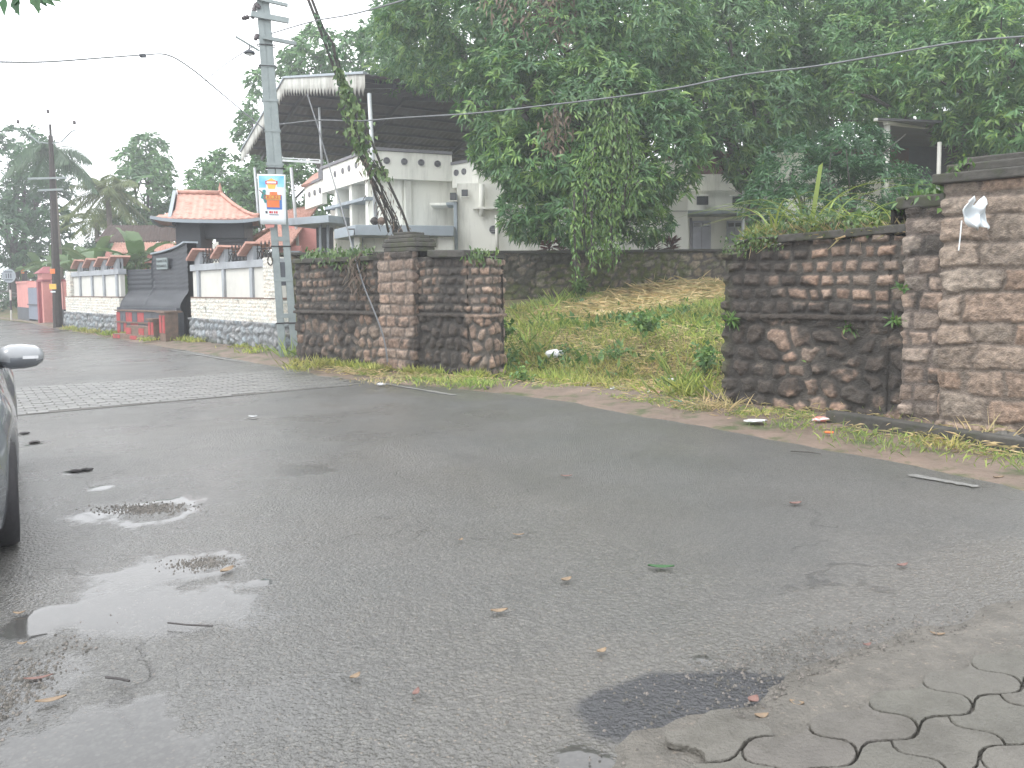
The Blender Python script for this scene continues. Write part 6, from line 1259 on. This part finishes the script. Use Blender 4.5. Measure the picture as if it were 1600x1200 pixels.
# growth on top of the right wall
def arch_blades(q, n, h, label, seed, w_=.028, m=M['grassy'], out=1.25):
    g = random.Random(seed); V_ = []; Fc = []; q = Vector(q); h *= 2.0; n = int(n*1.7)
    for _ in range(n):
        a = g.uniform(0, 6.28); L_ = h*g.uniform(.6, 1.2); el = g.uniform(.75, 1.45); hd_ = Vector((math.cos(a), math.sin(a)*.6, 0))*out; s = Vector((-hd_.y, hd_.x, 0)).normalized(); b0_ = q+Vector((g.uniform(-.06, .06), g.uniform(-.05, .05), 0)); k0 = len(V_)
        for i_ in range(10):
            t = i_/9; c = b0_+hd_*(L_*t*math.cos(el)*1.2+L_*.25*t*t)+Vector((0, 0, L_*(t*math.sin(el)-.62*t*t))); ww = w_/2*(1-t)**.6+.001; V_ += [tuple(c-s*ww), tuple(c+Vector((0, 0, -ww*.5))), tuple(c+s*ww)]
        for i_ in range(9):
            for j in range(2): Fc.append((k0+i_*3+j, k0+i_*3+j+1, k0+i_*3+4+j, k0+i_*3+3+j))
    o = np_mesh('wall_grass', V_, Fc, m, None); tag(o, label, 'grass'); return o
def rtop(px, dz=.0, off=.2):
    f = (px-1131)/(1416-1131); f = f*1.0; p = r0+tdir*(Lr*(f*.86+.14*f*f))+tn*off; return Vector((p.x, p.y, 2.08+dz))
for k, (px, n, h, lb) in enumerate(((1215, 8, .62, 'long arching grass at the left of the right wall top'), (1262, 9, .75, 'tallest arching grass clump on the right wall top'), (1305, 7, .5, 'arching grass clump in the middle of the right wall top'), (1345, 6, .45, 'short arching grass clump on the right part of the wall top'), (1395, 6, .4, 'arching grass beside the small pier cap'))): arch_blades(rtop(px), n, h, lb, 500+k)
q = rtop(1272); mb = MB(); mb.add([q+Vector((-.02, 0, 0)), q+Vector((.03, 0, 0)), q+Vector((.09, 0, .45)), q+Vector((.14, 0, .84)), q+Vector((.09, 0, .8)), q+Vector((.03, 0, .4))], [(0, 1, 2, 5), (5, 2, 3, 4)]); o = mb.build('reed_leaf', M['grassy']); tag(o, 'single broad upright blade standing from the right wall top', 'leaf')
s_ = o.modifiers.new('s', 'SOLIDIFY'); s_.thickness = .004
def walltop(g, n): t = g.uniform(.12, 1.0, n); p = np.array([[r0.x, r0.y]])+t[:, None]*Lr*np.array([[tdir.x, tdir.y]])+g.uniform(.02, .45, n)[:, None]*np.array([[tn.x, tn.y]]); return p[:, 0], p[:, 1]
blades('wall_top_grass', 6000, walltop, M['grassy'], lambda x, y: .07+.17*sst(.4, .65, fbm(x*4, y*4, 12)), .009, 'thick mat of bright grass and weeds on the right wall coping', 31, zf=lambda x, y: 2.05+0*x, lean=.9, cat='grass', dens=lambda x, y: .35+.65*sst(.4, .6, fbm(x*5, y*5, 2)))
blades('wall_top_straw', 1500, walltop, M['hay'], .22, .009, 'dry stems mixed in the wall top grass', 32, zf=lambda x, y: 2.06+0*x, lean=1.4, cat='grass')
hang('creeper', [rtop(1235, .05, .1), rtop(1300, .12, .1), rtop(1380, .08, .1)], M['vine2'], 'leafy weeds tangled through the grass on the right wall top', 500, .1, .06, .04, 39)
hang('creeper', [rtop(1150, -.1, -.05), rtop(1190, -.02, -.05), rtop(1235, -.02, -.05)], M['vine2'], 'small creeper spilling over the broken left end of the right wall top', 420, .08, .045, .02, 33)
hang('creeper', [rtop(1415, .28, .1), rtop(1440, .33, .1), rtop(1470, .3, .1)], M['vine'], 'yellowish weeds and creeper on the small pier cap', 420, .09, .07, .045, 34)
hang('creeper', [b0.lerp(b1, .1).to_3d()+Vector((0, 0, 2.62)), b0.lerp(b1, .22).to_3d()+Vector((0, 0, 2.68))], M['vine'], 'tiny yellow weeds on the gate pier cap', 60, .06, .05, .03, 35)
for (px, py, lb, n, h) in ((1330, 512, 'fern tuft growing above the drain hole', 50, .13), (1398, 500, 'fern tuft at the ledge near the small pier', 40, .11), (1412, 450, 'small fern on the wall beside the small pier', 26, .09), (1142, 500, 'fern tuft at the ledge by the mossy wall end', 60, .14), (1265, 565, 'tiny fern on the blackened lower wall', 20, .07)):
    f = (px-1131)/285; Yq = (r0+tdir*(Lr*(f*.86+.14*f*f))).y-.06; q = P(px, py, Yq); tuft(0, 0, 0, n, h, .03, M['weed'], lb, 600+px, lean=1.2, sp=.035, name='fern', cat='fern', p=q, dvec=(0, -.5, .3))
hang('creeper', [V2(l0).to_3d()+Vector((.3, .05, 2.1)), l0.lerp(l1, .5).to_3d()+Vector((0, .05, 2.1)), l0.lerp(l1, .85).to_3d()+Vector((0, .05, 2.12))], M['vine2'], 'bright weeds and creeper growing on the left wall coping', 700, .11, .1, .05, 36)
q = l0.lerp(l1, .75).to_3d()+Vector((0, -.12, 2.05)); hang('creeper', [q, q+Vector((0, 0, -.25)), q+Vector((.05, 0, -.55))], M['dryleaf'], 'drooping brown-green plant hanging over the left wall face', 120, .1, .2, .03, 37)
q = l3.to_3d()+Vector((-.25, 0, 2.05)); hang('creeper', [q, q+Vector((.3, .1, -.02))], M['vine2'], 'weed sprouting on the broken top corner of the left wall', 110, .08, .1, .04, 38)
# ------------------------------------------------------------------ litter, leaves, twigs
def crumple(name, q, sx, sy, sz, m, label, cat, seed, m2=None):
    g = np.random.default_rng(seed); n = 14; th = np.linspace(0, 2*math.pi, n+1)[:-1]; V_ = []; Fc = []
    for j in range(8):
        ph = math.pi*j/7
        for a in th: r = 1+.55*(g.random()-.5); V_.append((q.x+sx*r*math.cos(a)*math.sin(ph), q.y+sy*r*math.sin(a)*math.sin(ph), q.z+sz*(.85+r*math.cos(ph)*.9)))
    for j in range(7):
        for i_ in range(n): Fc.append((j*n+i_, j*n+(i_+1) % n, (j+1)*n+(i_+1) % n, (j+1)*n+i_))
    o = np_mesh(name, V_, Fc, m); tag(o, label, cat)
    if m2: o.data.materials.append(m2); [setattr(p, 'material_index', 1) for p in o.data.polygons if g.random() < .3]
    return o
crumple('plastic_bag', onplot(869, 560), .17, .12, .085, M['plastic'], 'crumpled white plastic bag in the grass of the plot', 'plastic bag', 1)
crumple('food_wrapper', onplot(1000, 612), .11, .07, .035, M['redplastic'], 'pinkish crumpled wrapper at the plot edge, left of a similar one', 'wrapper', 2)
crumple('food_wrapper', onplot(1022, 616), .1, .06, .03, M['redplastic'], 'pale pink wrapper beside the pinkish one at the plot edge', 'wrapper', 3, M['plastic'])
crumple('food_wrapper', onplot(1050, 598), .08, .05, .035, M['plastic'], 'small grey-white scrap in the weeds near the right wall end', 'wrapper', 4)
crumple('food_wrapper', onplot(1058, 630), .12, .05, .02, M['greenprint'], 'flattened greenish packet with red end at the plot edge', 'wrapper', 5, M['redprint'])
crumple('food_wrapper', onplot(808, 587), .06, .05, .04, M['redplastic'], 'small red scrap in the weeds at the left of the plot', 'wrapper', 6)
crumple('paper_scrap', onplot(917, 604), .07, .05, .03, M['plastic'], 'small white scrap in front of the plot', 'paper scrap', 7)
crumple('paper_scrap', onplot(965, 610), .13, .06, .03, M['paper'], 'crumpled white paper at the plot edge', 'paper scrap', 8)
crumple('plastic_scrap', G(1180, 659, .05), .12, .07, .015, M['plastic'], 'flat translucent white plastic on the verge', 'plastic scrap', 9)
crumple('food_wrapper', G(1282, 659, .05), .09, .05, .03, M['redplastic'], 'torn red and white wrapper near the end of the concrete beam', 'wrapper', 10, M['plastic'])
crumple('orange_peel', G(1295, 677, .05), .05, .03, .012, M['orange'], 'small orange scrap on the verge', 'scrap', 11)
crumple('rock', G(1572, 696, .05), .14, .1, .07, M['paver'], 'pale mossy stone on the verge below the gate pier', 'stone', 12)
crumple('rock', G(1597, 694, .05), .06, .06, .05, M['coping'], 'small mossy stone at the right edge of the verge', 'stone', 13)
crumple('pebble', G(760, 608, .02), .04, .03, .02, M['rubble'], 'dark pebble at the asphalt edge', 'stone', 14)
crumple('paper_scrap', G(595, 602, .02), .06, .04, .02, M['plastic'], 'white scrap at the start of the painted edge line', 'paper scrap', 15)
# cloth caught on the gate pier
q = P(1518, 337, b0.y-.42); E = empty('white_cloth', tuple(q), 'crumpled white plastic rag hanging on the gate pier', 'rag')
V_ = []; Fc = []; g = np.random.default_rng(7)
for j in range(12):
    for i_ in range(9):
        u, v_ = i_/8, j/11; x = (u-.5)*(.08+.16*math.sin(math.pi*min(1, v_*.8+.15))); z = .13-.24*v_+.03*math.sin(u*9+v_*3)+.02*math.sin(u*17); y = -.05-.07*math.sin(u*9+v_*6)-.03*math.cos(v_*9-u*3); V_.append((q.x+x+.03*v_, q.y+y, q.z+z))
for j in range(11):
    for i_ in range(8): Fc.append((j*9+i_, j*9+i_+1, (j+1)*9+i_+1, (j+1)*9+i_))
o = np_mesh('cloth', V_, Fc, M['paper'], E); s_ = o.modifiers.new('s', 'SOLIDIFY'); s_.thickness = .004
MB().tube([q+Vector((-.12, -.05, -.05)), q+Vector((-.13, -.05, -.2)), q+Vector((-.135, -.04, -.33))], .006, 5).build('string', M['paper'], E)
for (px, py, lb) in ((1537, 455, 'upper rusty peg sticking out of the gate pier'), (1527, 645, 'lower rusty peg sticking out of the gate pier')):
    q = P(px, py, b0.y-.2); o = MB().beam(q+Vector((0, .05, .05)), q+Vector((0, -.03, -.03)), .025, .03).build('iron_peg', M['laterite']); tag(o, lb, 'peg')
def fleaf(px, py, L_, W_, az, m, label, kind='leaf', curl=.008, z=.004):
    q = G(px, py, z); ca, sa = math.cos(az), math.sin(az); V_ = []; n = 8
    for i_ in range(n+1):
        t = i_/n; w_ = W_/2*math.sin(math.pi*min(1, t*.94+.04))**.8; x = (t-.5)*L_; zc = q.z+.004+curl*(2*t-1)**2
        for s_ in (-1, 0, 1): V_.append((q.x+x*ca-w_*s_*sa, q.y+x*sa+w_*s_*ca, zc+(abs(s_)*W_*.18)))
    Fc = [(i_*3+j, i_*3+j+1, i_*3+4+j, i_*3+3+j) for i_ in range(n) for j in range(2)]
    o = np_mesh('fallen_'+kind, V_, Fc, m); s2 = o.modifiers.new('s', 'SOLIDIFY'); s2.thickness = .002; tag(o, label, kind); return o
LR, LD = M['leafroad'], M['leafred']
for px, py, L_, W_, az, m, lb in ((355, 893, .09, .05, 1.1, LR, 'tan fallen leaf beside the ring-shaped puddle'), (780, 957, .08, .035, .2, LR, 'tan fallen leaf in the middle of the near road'), (555, 1060, .05, .03, .9, LR, 'small pale leaf near the bottom centre of the road'), (650, 1085, .05, .025, 1.3, LD, 'reddish leaf scrap right of the small pale leaf'),
        (810, 837, .07, .02, .1, LR, 'pale sliver of leaf on the middle of the road'), (1243, 788, .09, .04, .2, LD, 'reddish-brown leaf on the right part of the road'), (885, 908, .06, .04, .5, LR, 'yellowish curled leaf on the near road'), (885, 745, .09, .03, 0, LD, 'dull brown leaf on the road beyond the centre'), (1033, 888, .14, .04, -.1, M['leafdark'], 'dark green leaf on the road'),
        (1410, 885, .07, .03, .3, LD, 'reddish leaf on the road near the right edge'), (1177, 1097, .05, .04, .7, LD, 'reddish leaf on the dark asphalt patch'), (1190, 1122, .05, .03, .1, LR, 'pale curled leaf at the edge of the dark patch'), (1245, 1102, .05, .03, -.4, LR, 'pale leaf on the worn concrete'), (1465, 993, .06, .02, -.3, LR, 'thin pale leaf on the worn concrete near the right edge'),
        (80, 1097, .1, .03, .45, LR, 'long orange-tan leaf at the lower left'), (60, 1062, .1, .02, .35, LD, 'narrow pinkish leaf above the long tan leaf'), (395, 652, .1, .05, 0, M['plastic'], 'white paper slip lying on the road'), (30, 960, .05, .02, .3, LR, 'small pale leaf in the puddle by the tyre'), (35, 1008, .04, .02, .2, LR, 'small leaf below the puddle by the tyre'),
        (1560, 747, .1, .03, .2, LR, 'yellow leaf at the right end of the verge'), (720, 845, .04, .02, 1, LR, 'tiny pale leaf left of the pale sliver'), (1355, 1010, .04, .02, .3, LD, 'small red leaf on the worn concrete'), (940, 1020, .05, .03, .6, LR, 'faint tan leaf at the lower centre')):
    fleaf(px, py, L_, W_, az, m, lb)
for pts, lb, r in (([(262, 973), (290, 976), (332, 978)], 'thin dark twig left of the lower centre of the road', .004), ([(165, 1058), (185, 1060), (202, 1064)], 'short dark twig near the lower left puddle', .005), ([(1100, 603), (1120, 622), (1150, 633)], 'long bare brown stick leaning out of the weeds by the right wall end', .012), ([(1235, 705), (1262, 706), (1283, 709)], 'thin stick on the mud strip at the right', .006)):
    mb = MB(); mb.tube([G(x, y, .02 if r < .01 else .06+.12*(2-k)) for k, (x, y) in enumerate(pts)], r, 5); o = mb.build('twig', M['twig'] if r < .006 else M['bark']); tag(o, lb, 'twig')
for k, (px, py) in enumerate(((118, 737), (54, 692), (38, 678), (135, 735))):
    crumple('mud_clod', G(px, py), .05, .035, .012, M['twig'], ('dark mud clod in the small puddle left', 'dark mud clod beyond the car mirror, nearer one', 'dark mud clod beyond the car mirror, farther one', 'dark mud clod in the small puddle right')[k], 'mud clod', 60+k)
# loose chippings on the worn shoulder and in the near gutter
def chips(name, n, cx, cy, sx, sy, label, seed, s0=.006, s1=.018, keep=None, bz=.001):
    g = np.random.default_rng(seed); x = cx+g.normal(size=n)*sx; y = cy+g.normal(size=n)*sy
    if keep is not None: k = keep(x, y); x, y = x[k], y[k]
    n = len(x); r = g.uniform(s0, s1, n)*g.uniform(.6, 1, n); a = g.uniform(0, 6.28, n); V_ = []; ca, sa = np.cos(a), np.sin(a)
    for (u, v_, w_) in ((1, .2, 0), (-.3, .9, 0), (-.9, -.4, 0), (.2, -.8, 0), (.35, .2, .55), (-.35, -.1, .6)):
        uu = u*g.uniform(.7, 1.2, n); vv = v_*g.uniform(.7, 1.2, n); V_.append(np.stack([x+r*(uu*ca-vv*sa), y+r*(uu*sa+vv*ca), bz+r*w_*.9-(.003 if w_ == 0 else 0)], -1))
    V = np.stack(V_, 1).reshape(-1, 3); i = np.arange(n)*6; T_ = [(0, 1, 4), (1, 5, 4), (1, 2, 5), (2, 3, 5), (3, 4, 5), (3, 0, 4)]
    Fc = np.concatenate([np.stack([i+a_, i+b_, i+c_], -1) for a_, b_, c_ in T_]); o = np_mesh(name, V, Fc, M['chip']); tag(o, label, 'gravel', kind='stuff')
M['chip'] = mat('stone_chip', (.14, .128, .11), (.075, .07, .064), 30, .7, .5, 80, island=.5)
q = G(1330, 1075); chips('gravel', 3800, q.x+.35, q.y+.05, .6, .3, 'loose stone chippings over the worn concrete at the lower right', 1, .003, .011, keep=lambda x, y: ((y-q.y)-(x-q.x)*.55 < .5) & ((y-q.y)-(x-q.x)*.36 > -.42), bz=.012)
q2 = G(10, 1130); chips('gravel', 1100, q2.x-.12, q2.y, .07, .3, 'coarse wet chippings in the lower left corner of the road', 2, .004, .012)
q3 = G(225, 795); chips('gravel', 700, q3.x, q3.y, .14, .07, 'loose chippings inside the ring-shaped puddle', 3, .006, .014)
q4 = G(312, 880); chips('gravel', 420, q4.x, q4.y, .08, .05, 'loose chippings in the small round puddle', 4, .005, .011)
# ------------------------------------------------------------------ air
hm = bpy.data.materials.new('haze'); hm.use_nodes = True; t = hm.node_tree; t.nodes.clear(); out = t.nodes.new('ShaderNodeOutputMaterial'); pv = t.nodes.new('ShaderNodeVolumePrincipled')
pv.inputs['Density'].default_value = .0028; pv.inputs['Color'].default_value = (.93, .96, 1, 1); pv.inputs['Anisotropy'].default_value = .3; t.links.new(pv.outputs[0], out.inputs['Volume'])
o = MB().box((0, 50, 12), (330, 330, 28)).build('haze', hm); tag(o, kind='stuff')
g_ = bpy.data.objects['ground']
for v_ in g_.data.vertices: v_.co.x = max(-160, min(160, v_.co.x)); v_.co.y = max(-110, min(210, v_.co.y))
